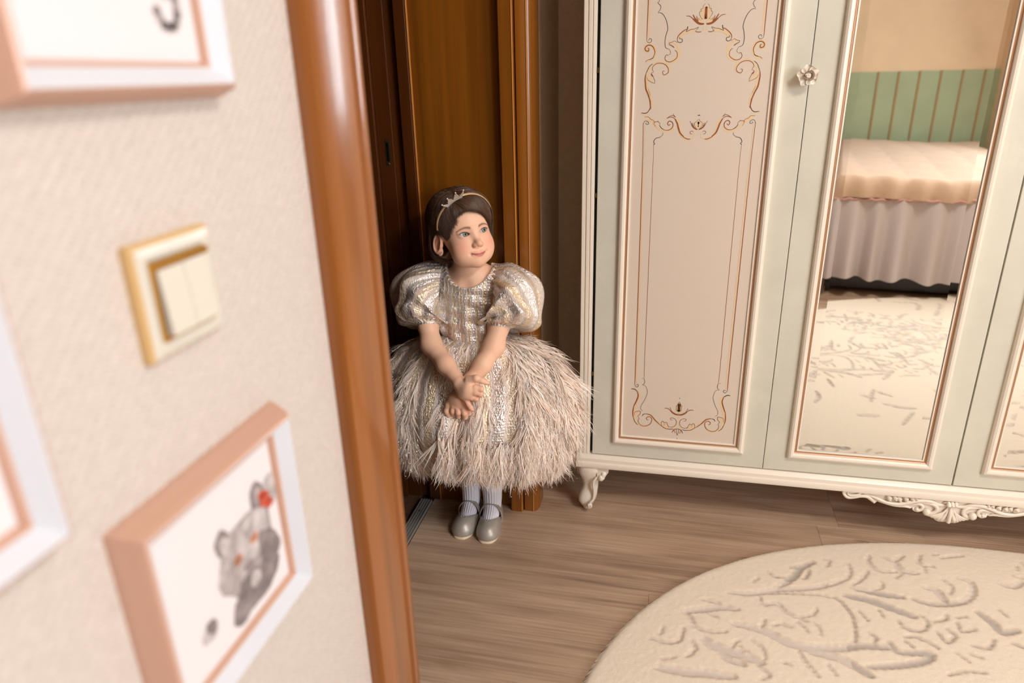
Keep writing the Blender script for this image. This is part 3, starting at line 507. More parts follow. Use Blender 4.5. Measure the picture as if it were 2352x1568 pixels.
def rug():
    gx = np.concatenate([np.arange(-.27, 1.12, .0042), np.arange(1.12, 2.74, .011)]); gy = np.concatenate([np.arange(-.70, .3, .014), np.arange(.3, 1.05, .010), np.arange(1.05, 1.86, .0042)])
    X, Y = np.meshgrid(gx, gy, indexing='ij'); dep = np.full(X.shape, 1.0)      # signed-ish distance to the nearest carved stroke
    strokes = []
    for w, q in RUGS:
        P = [(q[i]/1000, q[i+1]/1000) for i in range(0, len(q), 2)]; strokes.append((w/1000*(1.25 if w < 7 else 1.75), P))
        strokes.append((w/1000*1.1, [(2.0-p[0]-.1, p[1]-.02) for p in P]))
        strokes.append((w/1000*1.5, [(1.75-p[0]*.95, 1.85-p[1]*1.05-.28) for p in P]))
        strokes.append((w/1000*1.5, [(p[0]*1.0+.35, 1.62-p[1]*.98+.28) for p in P]))
        strokes.append((w/1000*1.4, [(p[0]*.95+.8, p[1]*1.05-1.45) for p in P]))
    rg = np.random.default_rng(4)
    for _ in range(260):
        x, y = rg.uniform(-.1, 2.7), rg.uniform(-.7, 1.75)
        if y > 1.08 and x < 1.05: continue
        a = rg.uniform(0, 6.28); c_ = rg.uniform(-9, 9); n_ = rg.uniform(.05, .13); P = []
        for t in np.linspace(0, 1, 5): P.append((x, y)); x += n_/4*math.cos(a); y += n_/4*math.sin(a); a += c_*n_/4
        strokes.append((rg.uniform(.008, .017), P))
    for w, P in strokes:
        S = np.array(spline(P, 4)); n = len(S); hw = w/2*(.35+.65*np.sin(PI*np.linspace(.06, .94, n))**.7)
        x0, x1, y0, y1 = S[:, 0].min()-.03, S[:, 0].max()+.03, S[:, 1].min()-.03, S[:, 1].max()+.03
        i0, i1 = np.searchsorted(gx, (x0, x1)); j0, j1 = np.searchsorted(gy, (y0, y1))
        if i1 <= i0 or j1 <= j0: continue
        sx, sy = X[i0:i1, j0:j1], Y[i0:i1, j0:j1]; d = dep[i0:i1, j0:j1]
        for a, b, ha, hb in zip(S[:-1], S[1:], hw[:-1], hw[1:]):
            e = b-a; L = (e**2).sum()+1e-12; t = np.clip(((sx-a[0])*e[0]+(sy-a[1])*e[1])/L, 0, 1)
            dd = np.hypot(sx-a[0]-t*e[0], sy-a[1]-t*e[1])-(ha+(hb-ha)*t); np.minimum(d, dd, out=d)
    dx, dy = X-RC[0], Y-RC[1]; u = dx*math.cos(RT)+dy*math.sin(RT); v = -dx*math.sin(RT)+dy*math.cos(RT); rr = np.sqrt((u/RA)**2+(v/RB)**2)
    edge = (1-rr)*RB
    wob = .0012*np.sin(X*310+Y*170)+.0011*np.sin(Y*420-X*130)
    m = 1/(1+np.exp(np.clip((dep+wob)/.0012, -30, 30)))           # 1 inside carved lines
    rim = np.clip(edge/.018, 0, 1); z = .0005+(.0145*np.sqrt(rim*(2-rim)))-.0048*m*(rim > .9)+RNG.normal(0, .00035, X.shape)*(1-m)
    pile_shade = np.exp(-(np.maximum(dep, 0)/.0035)**2)*(dep > -.002)*.9  # tan rim beside the carving, shade of the pile walls put into colour
    inside = edge > 0
    # push the outermost kept vertices to the true outline
    k = np.where(edge < .012, 1/np.maximum(rr, .01), 1.0)
    Xe = np.where((edge < .006), RC[0]+dx*k, X); Ye = np.where((edge < .006), RC[1]+dy*k, Y)
    keep = edge > -.006
    z = np.where(edge < .006, .001, z)
    idx = -np.ones(X.shape, int); idx[keep] = np.arange(keep.sum())
    q = np.stack([idx[:-1, :-1], idx[1:, :-1], idx[1:, 1:], idx[:-1, 1:]], -1).reshape(-1, 4); q = q[(q >= 0).all(1)]
    V = np.stack([Xe[keep], Ye[keep], z[keep]], 1)
    me = bpy.data.meshes.new('oval_rug'); me.vertices.add(len(V)); me.vertices.foreach_set('co', V.ravel()); me.loops.add(q.size); me.loops.foreach_set('vertex_index', q.ravel().astype(np.int32))
    me.polygons.add(len(q)); me.polygons.foreach_set('loop_start', np.arange(0, q.size, 4, dtype=np.int32)); me.update(); me.validate()
    pile, flat, tan = (np.array(s2l(c)) for c in ((236, 221, 200), (200, 187, 176), (188, 158, 122)))
    mm, oo = m[keep][:, None], (pile_shade*(1-m))[keep][:, None]
    weave = 1+.16*np.sign(np.sin(X*1500)*np.sin(Y*1500))[keep][:, None]
    col = pile*(1-mm)+flat*weave*mm; col = col*(1-oo*.55)+tan*oo*.55
    ca = me.color_attributes.new('pile', 'FLOAT_COLOR', 'POINT'); ca.data.foreach_set('color', np.concatenate([col, np.ones((len(V), 1))], 1).ravel().astype(np.float32))
    me.polygons.foreach_set('use_smooth', [True]*len(q))
    me.materials.append(mat('rug_wool', (236, 216, 188), .95, sheen=.3, bump=(700, .28), attr='pile'))
    o = link('oval_rug', me); return tag(o, 'cream oval rug with carved leaf scroll pattern lying on the plank floor', 'rug')
rug()
# ------------------------------------------------------------------ bed, seen in the mirror
TH = math.radians(7); O = Vector((.70, -.71, 0)); ux = Vector((math.cos(TH), math.sin(TH), 0)); uy = Vector((math.sin(TH), -math.cos(TH), 0))
def BP(u, v, z): return tuple(O+ux*u+uy*v+Vector((0, 0, z)))
SPREAD = mat('quilted_bedspread', (192, 160, 132), .8, bump=(14, .35), sheen=.2); VAL = mat('valance_cotton', (196, 184, 182), .75, sheen=.2); PIPING = mat('rose_piping', (196, 146, 136), .7); EBONY = mat('ebony_wood', (24, 18, 18), .3)
bed = empty('bed', O, 'bed with quilted cream bedspread and ruffled valance, seen in the mirror', 'bed')
BWID, BLEN = 1.62, 1.98
m = MB(); c0 = [BP(0.02, .03, .03), BP(BWID-.02, .03, .03), BP(BWID-.02, BLEN, .03), BP(.02, BLEN, .03)]; c1 = [(p[0], p[1], .30) for p in c0]
m.rings([c0, c1]).build('bed_base', EBONY, bed)
m = MB(); c0 = [BP(0.01, .015, .30), BP(BWID-.01, .015, .30), BP(BWID-.01, BLEN, .30), BP(.01, BLEN, .30)]; c1 = [(p[0], p[1], .60) for p in c0]
m.rings([c0, c1]).build('mattress', VAL, bed, bevel=.03)
def sheet(fn, nu, nv): return MB().rings([[fn(i/(nu-1), j/(nv-1)) for i in range(nu)] for j in range(nv)], False, 0, False)
def spread(a, b):
    # b runs from the front hem, over the edge, to the pillow end
    s = b*(BLEN+.16); v = s-.16
    u = -.03+a*(BWID+.06)
    if v < 0: z = .555+.110*math.sin((1+v/.16)*PI/2); vv = -.045+.06*(1-math.cos((1+v/.16)*PI/2))
    else: z = .665+.030*math.sin(min(v/.9, 1)*PI/2); vv = .015+v
    q = .010*abs(math.sin(a*26))*abs(math.sin(s*12)); z += q+.012*math.sin(a*7+s*3)
    if v < .05: vv += .010*math.sin(a*75)*(1-max(0, v+.16)/.25)
    e = min(a, 1-a); z -= .10*max(0, 1-e/.03)
    return BP(u, vv, z)
sheet(spread, 150, 70).build('bedspread', SPREAD, bed, smooth=80)
def val(side):
    def f(a, b):
        ln = BWID if side == 'front' else BLEN; ph = a*ln*46; amp = .008+.030*b
        off = amp*(math.sin(ph+.8*math.sin(ph*.31))+.4*math.sin(ph*.53+1)); z = .56-.455*b+.008*math.sin(ph*.5)*b
        if side == 'front': return BP(a*BWID, -.035-.02*b-off, z)
        return BP((-.012-.02*b-off) if side == 'left' else (BWID+.012+.02*b+off), a*BLEN, z)
    return f
for s_ in ('front', 'left', 'right'): sheet(val(s_), 220, 10).build('valance', VAL, bed, smooth=80)
m = MB(); m.tube([BP(BWID*i/110, -.042-.003*math.sin(i*2.1), .557+.003*math.sin(i*1.7)) for i in range(111)], .0065, 6); m.build('piping', PIPING, bed, smooth=60)
for u, v in ((.05, .06), (BWID-.05, .06), (.05, BLEN-.05), (BWID-.05, BLEN-.05)): MB().box(tuple(Vector(BP(u-.03, v+.03, 0))), tuple(Vector(BP(u+.03, v-.03, .06)))).build('leg', EBONY, bed)
# green striped wall padding behind the bed: board by board, tan battens between
GREENP = mat('sage_green_panel', (160, 170, 134), .85, var=(6, .05)); BATTEN = mat('tan_batten', (160, 124, 76), .7)
bw = struct(sheet(lambda a, b: BP(-1.05+a*3.2, BLEN+.14, b*ZC), 2, 2), 'wall_behind_bed', PAPER_T)
wp = empty('wall_panelling', BP(.3, BLEN+.12, .3), 'green vertical wall panelling with thin tan battens above the bed', 'panelling')
for k in range(20):
    a = -.42+k*.1445
    m = MB(); m.rings([[BP(a, BLEN+.135, .30), BP(a, BLEN+.118, .30), BP(a+.1415, BLEN+.118, .30), BP(a+.1415, BLEN+.135, .30)], [BP(a, BLEN+.135, 1.205), BP(a, BLEN+.118, 1.205), BP(a+.1415, BLEN+.118, 1.2), BP(a+.1415, BLEN+.135, 1.2)]]).build('panel', GREENP, wp)
    m = MB(); m.rings([[BP(a-.008, BLEN+.118, .30), BP(a-.008, BLEN+.112, .30), BP(a+.004, BLEN+.112, .30), BP(a+.004, BLEN+.118, .30)], [BP(a-.008, BLEN+.118, 1.203), BP(a-.008, BLEN+.112, 1.203), BP(a+.004, BLEN+.112, 1.203), BP(a+.004, BLEN+.118, 1.203)]]).build('batten', BATTEN, wp)

# ------------------------------------------------------------------ the girl: one continuous body grown from a distance field
HC = np.array((-.4990, 1.6550, .8811)); HS = .9565
HM = np.array(((.7571, .6177, -.2129), (.6470, -.7540, .1133), (.0905, .2236, .9705)))   # columns: her left, face forward, up
def h2w(p): return np.asarray(p, float) @ HM.T*HS+HC
def w2h(P): return (P-HC) @ HM/HS
def smin(a, b, k):
    h = np.clip(.5+.5*(b-a)/k, 0, 1); return b+(a-b)*h-k*h*(1-h)
def smax(a, b, k): return -smin(-a, -b, k)
def ell(P, c, r):
    q = (P-np.array(c))/np.array(r); k0 = np.sqrt((q*q).sum(-1))+1e-9; k1 = np.sqrt(((q/np.array(r))**2).sum(-1))+1e-9; return k0*(k0-1)/k1
def sph(P, c, r): return np.sqrt(((P-np.array(c))**2).sum(-1))-r
def cap(P, a, b, ra, rb):
    a = np.array(a); e = np.array(b)-a; L = (e*e).sum()+1e-12; t = np.clip(((P-a) @ e)/L, 0, 1)
    return np.sqrt(((P-a-t[..., None]*e)**2).sum(-1))-(ra+(rb-ra)*t)
def chain(P, pts, k=.004):
    d = None
    for a, b in zip(pts[:-1], pts[1:]):
        c = cap(P, a[:3], b[:3], a[3], b[3]); d = c if d is None else smin(d, c, k)
    return d
EYE = ((-.0268, .0560, .001), (.0268, .0560, .001)); ER = .0122
def skull_f(q): return ell(q, (0, -.012, .034), (.069, .087, .068))
def head_f(q):
    ax = np.abs(q[..., 0]); s = np.stack([ax, q[..., 1], q[..., 2]], -1)
    d = skull_f(q)
    d = smin(d, ell(q, (0, .018, -.020), (.0540, .052, .058)), .03)
    d = smin(d, ell(q, (0, .036, .032), (.052, .038, .036)), .02)
    d = smin(d, ell(s, (.029, .042, -.035), (.0265, .024, .026)), .022)
    d = smin(d, ell(q, (0, .0500, -.0745), (.0185, .0165, .0150)), .026)
    d = smin(d, ell(q, (0, .052, -.056), (.026, .020, .020)), .014)
    d = smin(d, ell(s, (.028, .028, -.056), (.022, .028, .022)), .022)
    # sockets, nose
    d = smax(d, -ell(s, (.0272, .0845, .002), (.0185, .0135, .0115)), .010)
    d = smin(d, cap(q, (0, .064, .008), (0, .0785, -.022), .0050, .0065), .013)
    d = smin(d, sph(q, (0, .0830, -.0275), .0087), .007)
    d = smin(d, ell(s, (.0096, .0765, -.0310), (.0060, .0075, .0062)), .0045)
    d = smax(d, -ell(s, (.0050, .0815, -.0372), (.0030, .0048, .0024)), .002)
    # lids
    for sx, e in ((-1, EYE[0]), (1, EYE[1])):
        lid = sph(q, e, ER+.0013); d = smin(d, lid, .0045)
        x = (q[..., 0]-e[0])*sx; zz = q[..., 2]-e[2]-x*.10
        R = .0172; up = np.hypot(x, zz+R-.0061)-R; lo = np.hypot(x, zz-R+.0054)-R
        al = np.maximum(np.maximum(up, lo), (e[1]-.002)-q[..., 1]); d = smax(d, -al, .0012)
        d = smin(d, cap(q, (e[0]-.013*1, e[1]+.0035, e[2]+.0072), (e[0]+.013*1, e[1]+.0035, e[2]+.0072), .0012, .0012), .006)
    # mouth: lips, smiling corners, line between
    xl = np.clip(ax, 0, .022); zc = -.0548+13.*xl*xl-.0*xl
    lu = ell(s, (.0055, .0700, -.0505), (.0115, .0062, .0036)); ll = ell(q, (0, .0693, -.0580), (.0140, .0062, .0038))
    d = smin(d, lu, .0045); d = smin(d, ll, .0045)
    ml = np.maximum(np.hypot(np.maximum(np.abs(q[..., 2]-zc)-.0001, 0), np.maximum(.066-q[..., 1], 0)*.8)-.0006, ax-.0205)
    d = smax(d, -ell(s, (.0225, .069, -.0515), (.003, .0045, .003)), .005)
    d = smax(d, -cap(s, (.0165, .0815, -.034), (.0262, .0735, -.050), .0016, .001), .008)
    d = smax(d, -cap(q, (0, .0765, -.041), (0, .0755, -.047), .0014, .0016), .003)
    # ears
    a = math.radians(24)
    for sx in (-1, 1):
        x = q[..., 0]*sx-.0665; y = q[..., 1]+.010; z = q[..., 2]+.010
        xx = x*math.cos(a)+y*math.sin(a); yy = -x*math.sin(a)+y*math.cos(a); yy2 = yy-z*.34
        E = np.stack([xx, yy2, z], -1)
        disc = ell(E, (.004, -.004, .002), (.0050, .0165, .0265)); lobe = ell(E, (.003, .004, -.023), (.0048, .0085, .0095))
        ring = np.hypot(np.hypot((yy2+.004)/.0150, (z-.002)/.0245)*.019-.0172, (xx-.0085)*1.0)-.0028
        ear = smin(smin(disc, lobe, .006), ring, .004)
        ear = smax(ear, -ell(E, (.0105, -.001, -.003), (.0055, .0075, .0125)), .004)
        ear = smin(ear, ell(E, (.006, .0085, -.006), (.0045, .004, .006)), .004)
        d = smin(d, ear, .004)
    return d
CH={'RA':[(-0.6054,1.655,0.7017,0.03),(-0.6015,1.625,0.6455,0.0245),(-0.5859,1.595,0.6029,0.0255),(-0.5318,1.545,0.5685,0.0215),(-0.4863,1.505,0.5424,0.0165)],'LA':[(-0.4119,1.66,0.7088,0.03),(-0.4124,1.635,0.6485,0.0245),(-0.4204,1.605,0.603,0.0255),(-0.4413,1.565,0.5663,0.021),(-0.469,1.535,0.5303,0.0165),(-0.4853,1.52,0.5137,0.0155)],'RP1':[(-0.4823,1.503,0.5412,0.0155),(-0.4566,1.488,0.5354,0.0165),(-0.4401,1.485,0.5333,0.0115)],'RP2':[(-0.4825,1.503,0.5375,0.015),(-0.4631,1.489,0.5237,0.0165),(-0.4511,1.489,0.5137,0.011)],'RP3':[(-0.4852,1.504,0.5357,0.014),(-0.4748,1.493,0.5197,0.0135),(-0.4678,1.494,0.504,0.0085)],'RI':[(-0.4395,1.484,0.5398,0.00881),(-0.425,1.486,0.537,0.00746),(-0.4291,1.5,0.5266,0.00678),(-0.4408,1.506,0.5175,0.00621)],'RM':[(-0.4411,1.484,0.5283,0.00881),(-0.4278,1.486,0.5236,0.00746),(-0.4331,1.5,0.5136,0.00678),(-0.4447,1.506,0.5075,0.00621)],'RR':[(-0.4517,1.487,0.5134,0.00836),(-0.4397,1.488,0.5091,0.00712),(-0.4425,1.499,0.5018,0.00655),(-0.4533,1.506,0.4951,0.00588)],'RL':[(-0.4672,1.492,0.505,0.00768),(-0.4607,1.489,0.4923,0.00655),(-0.4563,1.492,0.4814,0.00588),(-0.4528,1.495,0.4734,0.00475)],'RT':[(-0.4566,1.495,0.5538,0.01299),(-0.4379,1.49,0.5624,0.00904),(-0.4238,1.491,0.5568,0.00746),(-0.4112,1.494,0.5502,0.00565)],'LP1':[(-0.4853,1.52,0.5137,0.015),(-0.4961,1.513,0.4915,0.016),(-0.5024,1.508,0.4759,0.011)],'LP2':[(-0.4843,1.52,0.5113,0.0145),(-0.487,1.513,0.4872,0.015),(-0.4862,1.508,0.4736,0.0105)],'LP3':[(-0.4891,1.521,0.513,0.014),(-0.5076,1.516,0.4903,0.013),(-0.5178,1.512,0.4752,0.0085)],'LT':[(-0.5075,1.52,0.4922,0.01186),(-0.5203,1.512,0.4725,0.00927),(-0.5241,1.508,0.4579,0.00836),(-0.5224,1.513,0.4429,0.00678)],'LI':[(-0.506,1.508,0.4744,0.00859),(-0.5064,1.503,0.4612,0.00746),(-0.5102,1.513,0.4484,0.00678),(-0.5106,1.522,0.4483,0.00621)],'LM':[(-0.4953,1.507,0.4733,0.00859),(-0.4912,1.499,0.4608,0.00768),(-0.4942,1.508,0.4453,0.00701),(-0.4972,1.52,0.4441,0.00621)],'LR':[(-0.481,1.506,0.4737,0.00859),(-0.475,1.499,0.4603,0.00768),(-0.4766,1.508,0.4443,0.00678),(-0.4819,1.52,0.4429,0.00621)],'LL':[(-0.4767,1.508,0.4781,0.00768),(-0.4671,1.505,0.4667,0.00655),(-0.468,1.514,0.4521,0.00588),(-0.4727,1.522,0.4502,0.0052)]}
NB = np.array((-.494, 1.683, .735))
def torso_f(P):
    d = ell(P, (-.495, 1.690, .690), (.088, .060, .100))
    d = smin(d, cap(P, (-.575, 1.690, .748), (-.413, 1.690, .750), .033, .033), .045)
    d = smin(d, ell(P, (-.495, 1.688, .600), (.078, .060, .090)), .04)
    d = smin(d, ell(P, (-.497, 1.695, .49), (.085, .060, .08)), .04)
    nk = cap(P, tuple(NB), tuple(h2w((0, -.022, -.055))), .0350, .0330); d = smin(d, nk, .034)
    for sx in (-1, 1):   # collar bones
        d = smin(d, cap(P, (-.494+sx*.012, 1.640, .744), (-.494+sx*.062, 1.661, .763), .0030, .0035), .012)
    d = smax(d, -ell(P, (-.494, 1.629, .757), (.009, .0035, .009)), .012)
    return d
LEGS = (((-.530, 1.700, .50, .050), (-.533, 1.705, .27, .036), (-.5345, 1.712, .16, .0270), (-.534, 1.708, .065, .0225), (-.536, 1.662, .030, .0185), (-.540, 1.632, .024, .015)),
        ((-.466, 1.700, .50, .050), (-.468, 1.703, .27, .036), (-.468, 1.708, .16, .0270), (-.467, 1.703, .065, .0225), (-.4655, 1.657, .030, .0185), (-.4645, 1.627, .024, .015)))
def hand(P, side):
    pal = None
    for k in ('P1', 'P2', 'P3'):
        c = chain(P, CH[side+k], .006); pal = c if pal is None else smin(pal, c, .010)
    for k in ('T', 'I', 'M', 'R', 'L'):
        pal = smin(pal, chain(P, CH[side+k], .003), .0055 if k == 'T' else .0026)
    return pal
def arm(P, side): return chain(P, CH[side+'A'], .018)
GROUPS = [  # (bbox min, bbox max, function, blend)
    ((-.62, 1.53, .755), (-.37, 1.77, 1.0), lambda P: head_f(w2h(P))*HS, .0),
    ((-.63, 1.60, .38), (-.36, 1.78, .86), torso_f, .020),
    ((-.56, 1.58, 0), (-.43, 1.77, .55), lambda P: np.minimum(chain(P, LEGS[0][:4], .02)+np.clip((.20-P[..., 2])*.08, 0, .008), chain(P, LEGS[1][:4], .02)+np.clip((.20-P[..., 2])*.08, 0, .008)), .02),
    ((-.65, 1.47, .50), (-.45, 1.70, .76), lambda P: arm(P, 'R'), .012),
    ((-.52, 1.49, .48), (-.37, 1.70, .77), lambda P: arm(P, 'L'), .012),
    ((-.51, 1.46, .45), (-.39, 1.53, .59), lambda P: hand(P, 'R'), .004),
    ((-.545, 1.48, .42), (-.45, 1.54, .54), lambda P: hand(P, 'L'), .004)]
def body_f(P, c=None, rad=0):
    D = {}
    for i, (lo, hi, f, k) in enumerate(GROUPS):
        if c is None or (np.all(c > np.array(lo)-rad-.02) and np.all(c < np.array(hi)+rad+.02)): D[i] = f(P)
    if not D: return np.full(P.shape[:-1], 1.0)
    d = None
    for i in (1, 0, 2):
        if i in D: d = D[i] if d is None else smin(d, D[i], .012 if i == 0 else .02)
    R = L = None
    if 3 in D: R = D[3]
    if 5 in D: R = D[5] if R is None else smin(R, D[5], .006)
    if 4 in D: L = D[4]
    if 6 in D: L = D[6] if L is None else smin(L, D[6], .006)
    for q in (R, L):
        if q is None: continue
        d = q if d is None else np.where(P[..., 2] > .62, smin(d, q, .014), np.minimum(d, q))
    return d
def surface_nets(f, lo, hi, h, B=16, margin=.02):
    """block-sparse surface nets of f<0; f(P, centre, radius)"""
    lo = np.array(lo, float); n = np.ceil((np.array(hi)-lo)/h/B).astype(int); rad = B*h*.87
    dims = n*B+4
    keys, vs, quads = [], [], []
    off = np.arange(B+2)-1
    for bi in range(n[0]):
        for bj in range(n[1]):
            for bk in range(n[2]):
                o = np.array((bi, bj, bk))*B; c = lo+(o+B/2)*h
                dc = float(f(c[None, :], c, rad)[0])
                if abs(dc) > rad*1.15+margin: continue
                I, J, K = np.meshgrid(off+o[0], off+o[1], off+o[2], indexing='ij')
                P = np.stack([I, J, K], -1)*h+lo; D = f(P, c, rad); S = D < 0
                if S.all() or not S.any(): continue
                cnt = 0; acc = np.zeros((B+1,)*3+(3,))
                cb = [(a, b, e) for a in (0, 1) for b in (0, 1) for e in (0, 1)]
                def sub(A, c_): return A[c_[0]:c_[0]+B+1, c_[1]:c_[1]+B+1, c_[2]:c_[2]+B+1]
                for c0 in cb:
                    for ax in range(3):
                        if c0[ax]: continue
                        c1 = list(c0); c1[ax] = 1
                        d0, d1 = sub(D, c0), sub(D, c1); x = (d0 < 0) != (d1 < 0)
                        t = np.where(x, d0/np.where(x, d0-d1, 1), 0)
                        p = np.zeros((B+1,)*3+(3,)); p[...] = c0; p[..., ax] += t
                        acc += np.where(x[..., None], p, 0); cnt = cnt+x
                act = cnt > 0
                ci = np.stack([I[:-1, :-1, :-1], J[:-1, :-1, :-1], K[:-1, :-1, :-1]], -1)+1
                key = (ci[..., 0]*dims[1]+ci[..., 1])*dims[2]+ci[..., 2]
                pos = lo+(ci-1+acc/np.maximum(cnt, 1)[..., None])*h
                keys.append(key[act]); vs.append(pos[act])
                for ax in range(3):
                    u, w = (ax+1) % 3, (ax+2) % 3
                    base = tuple(slice(1, B+1) for _ in range(3)); nxt = [slice(1, B+1)]*3; nxt[ax] = slice(2, B+2)
                    s0, s1 = S[base], S[tuple(nxt)]; x = s0 != s1
                    idx = np.argwhere(x)+1
                    if len(idx) == 0: continue
                    q = []
                    for du, dw in ((0, 0), (-1, 0), (-1, -1), (0, -1)):
                        k_ = idx.copy(); k_[:, u] += du; k_[:, w] += dw; q.append(key[k_[:, 0], k_[:, 1], k_[:, 2]])
                    q = np.stack(q, 1); fl = s0[x]; q[~fl] = q[~fl][:, ::-1]; quads.append(q)
    K = np.concatenate(keys); V = np.concatenate(vs); Q = np.concatenate(quads)
    U, first, inv = np.unique(K, return_index=True, return_inverse=True)
    Qi = np.searchsorted(U, Q); ok = (U[np.clip(Qi, 0, len(U)-1)] == Q).all(1)
    return V[first], Qi[ok]
def np_mesh(name, V, Q, mats, parent, smooth=True, attrs=None, colors=None, mi=None):
    V = np.asarray(V, float); Q = np.asarray(Q, np.int32); k = Q.shape[1]
    me = bpy.data.meshes.new(name); me.vertices.add(len(V)); me.vertices.foreach_set('co', V.ravel()); me.loops.add(Q.size); me.loops.foreach_set('vertex_index', Q.ravel())
    me.polygons.add(len(Q)); me.polygons.foreach_set('loop_start', np.arange(0, Q.size, k, dtype=np.int32))
    for m in (mats if isinstance(mats, (list, tuple)) else [mats]): me.materials.append(m)
    if mi is not None: me.polygons.foreach_set('material_index', np.asarray(mi, np.int32))
    me.update(); me.validate()
    me.polygons.foreach_set('use_smooth', [smooth]*len(me.polygons))
    for an, av in (attrs or {}).items():
        a = me.attributes.new(an, 'FLOAT', 'POINT'); a.data.foreach_set('value', np.asarray(av, np.float32))
    if colors is not None:
        ca = me.color_attributes.new('tint', 'FLOAT_COLOR', 'POINT'); ca.data.foreach_set('color', np.concatenate([colors, np.ones((len(V), 1))], 1).ravel().astype(np.float32))
    me.update(); return link(name, me, parent)
girl = empty('person', (-.50, 1.68, 0), 'small child in feathered gold dress standing with crossed hands against the brown door jamb', 'person')
def lin(c): return np.array(s2l(c))
def skin_colors(V):
    col = np.tile(lin((238, 192, 163)), (len(V), 1)); q = w2h(V); ax = np.abs(q[:, 0])
    def mixin(w, c):
        nonlocal col; w = np.clip(w, 0, 1)[:, None]; col = col*(1-w)+lin(c)*w
    hd = (V[:, 2] > .77)
    g = lambda cx, cy, cz, r: np.exp(-(((ax-cx)**2+(q[:, 1]-cy)**2+(q[:, 2]-cz)**2)/r**2))*hd
    mixin(.55*g(.036, .058, -.030, .020), (226, 138, 116)); mixin(.35*g(0, .088, -.030, .010), (222, 140, 114)); mixin(.45*g(.07, -.01, -.01, .024), (214, 128, 100))
    mixin(.25*g(0, .06, -.085, .015), (222, 150, 125))
    # lips
    xl = np.clip(ax, 0, .03); zc = -.0548+13.*xl*xl; fr = (q[:, 1] > .055)*hd
    up = .0062*np.clip(1-(xl/.0195)**2, 0, 1)**.6*(1-.18*np.exp(-(xl/.003)**2)); lo = .0070*np.clip(1-(xl/.0185)**2, 0, 1)**.6
    dz = q[:, 2]-zc; w = np.where(dz > 0, (up*.85-dz)/.0016, (lo+dz)/.0018); mixin(np.clip(w, 0, 1)*fr*.9*(ax < .0195), (202, 112, 104))
    mixin(np.exp(-(dz/.0011)**2)*fr*(ax < .0200)*.85, (128, 62, 58))  # mouth crease is not cut, its shade is painted as a dark line
    # brows, eye rims
    t = np.clip((ax-.0105)/.0330, 0, 1); bz = .0128+.0060*np.sin(PI*(t*.85+.05))-.003*t; th = .0036*(1-.55*t)
    mixin(np.exp(-((q[:, 2]-bz)/th)**2*1.1)*(ax > .0095)*(ax < .0445)*fr*.85*np.clip((ax-.009)/.004, 0, 1), (92, 58, 42))
    for sx, e in ((-1, EYE[0]), (1, EYE[1])):
        x = (q[:, 0]-e[0])*sx; zz = q[:, 2]-e[2]-x*.10; R = .0172
        up = np.hypot(x, zz+R-.0061)-R; lo = np.hypot(x, zz-R+.0054)-R; al = np.maximum(up, lo)
        mixin(np.exp(-(np.maximum(al, 0)/.0016)**2)*fr*.62*(zz > -.001)*(np.abs(x) < .0155), (84, 52, 44)); mixin(np.exp(-(np.maximum(al, 0)/.0012)**2)*fr*.38*(zz <= -.001)*(np.abs(x) < .0155), (150, 96, 84))
        mixin(np.exp(-((al-.004)/.003)**2)*fr*.20, (196, 138, 122))
    # nails and knuckles
    for p in (CH['RL'][-1], CH['RT'][-1]):
        d = np.sqrt(((V-(np.array(p[:3])+(.0018, -.0010, -.0025)))**2).sum(1)); mixin(np.clip((.0040-d)/.0010, 0, 1), (226, 20, 100))
    for s in 'RL':
        for k in 'IMRL':
            p = CH[s+k][1]; d2 = ((V-np.array(p[:3]))**2).sum(1); mixin(.32*np.exp(-d2/.009**2), (222, 140, 120))
    p = np.array(CH['LP2'][1][:3]); mixin(.35*np.exp(-((V-p)**2).sum(1)/.03**2), (216, 140, 122))
    return col
V, Q = surface_nets(body_f, (-.66, 1.45, .0), (-.36, 1.79, 1.0), .00145)
SKIN = mat('skin', (232, 186, 158), .48, sss=.12, spec=.35, attr='tint')
np_mesh('body', V, Q, SKIN, girl, colors=skin_colors(V))
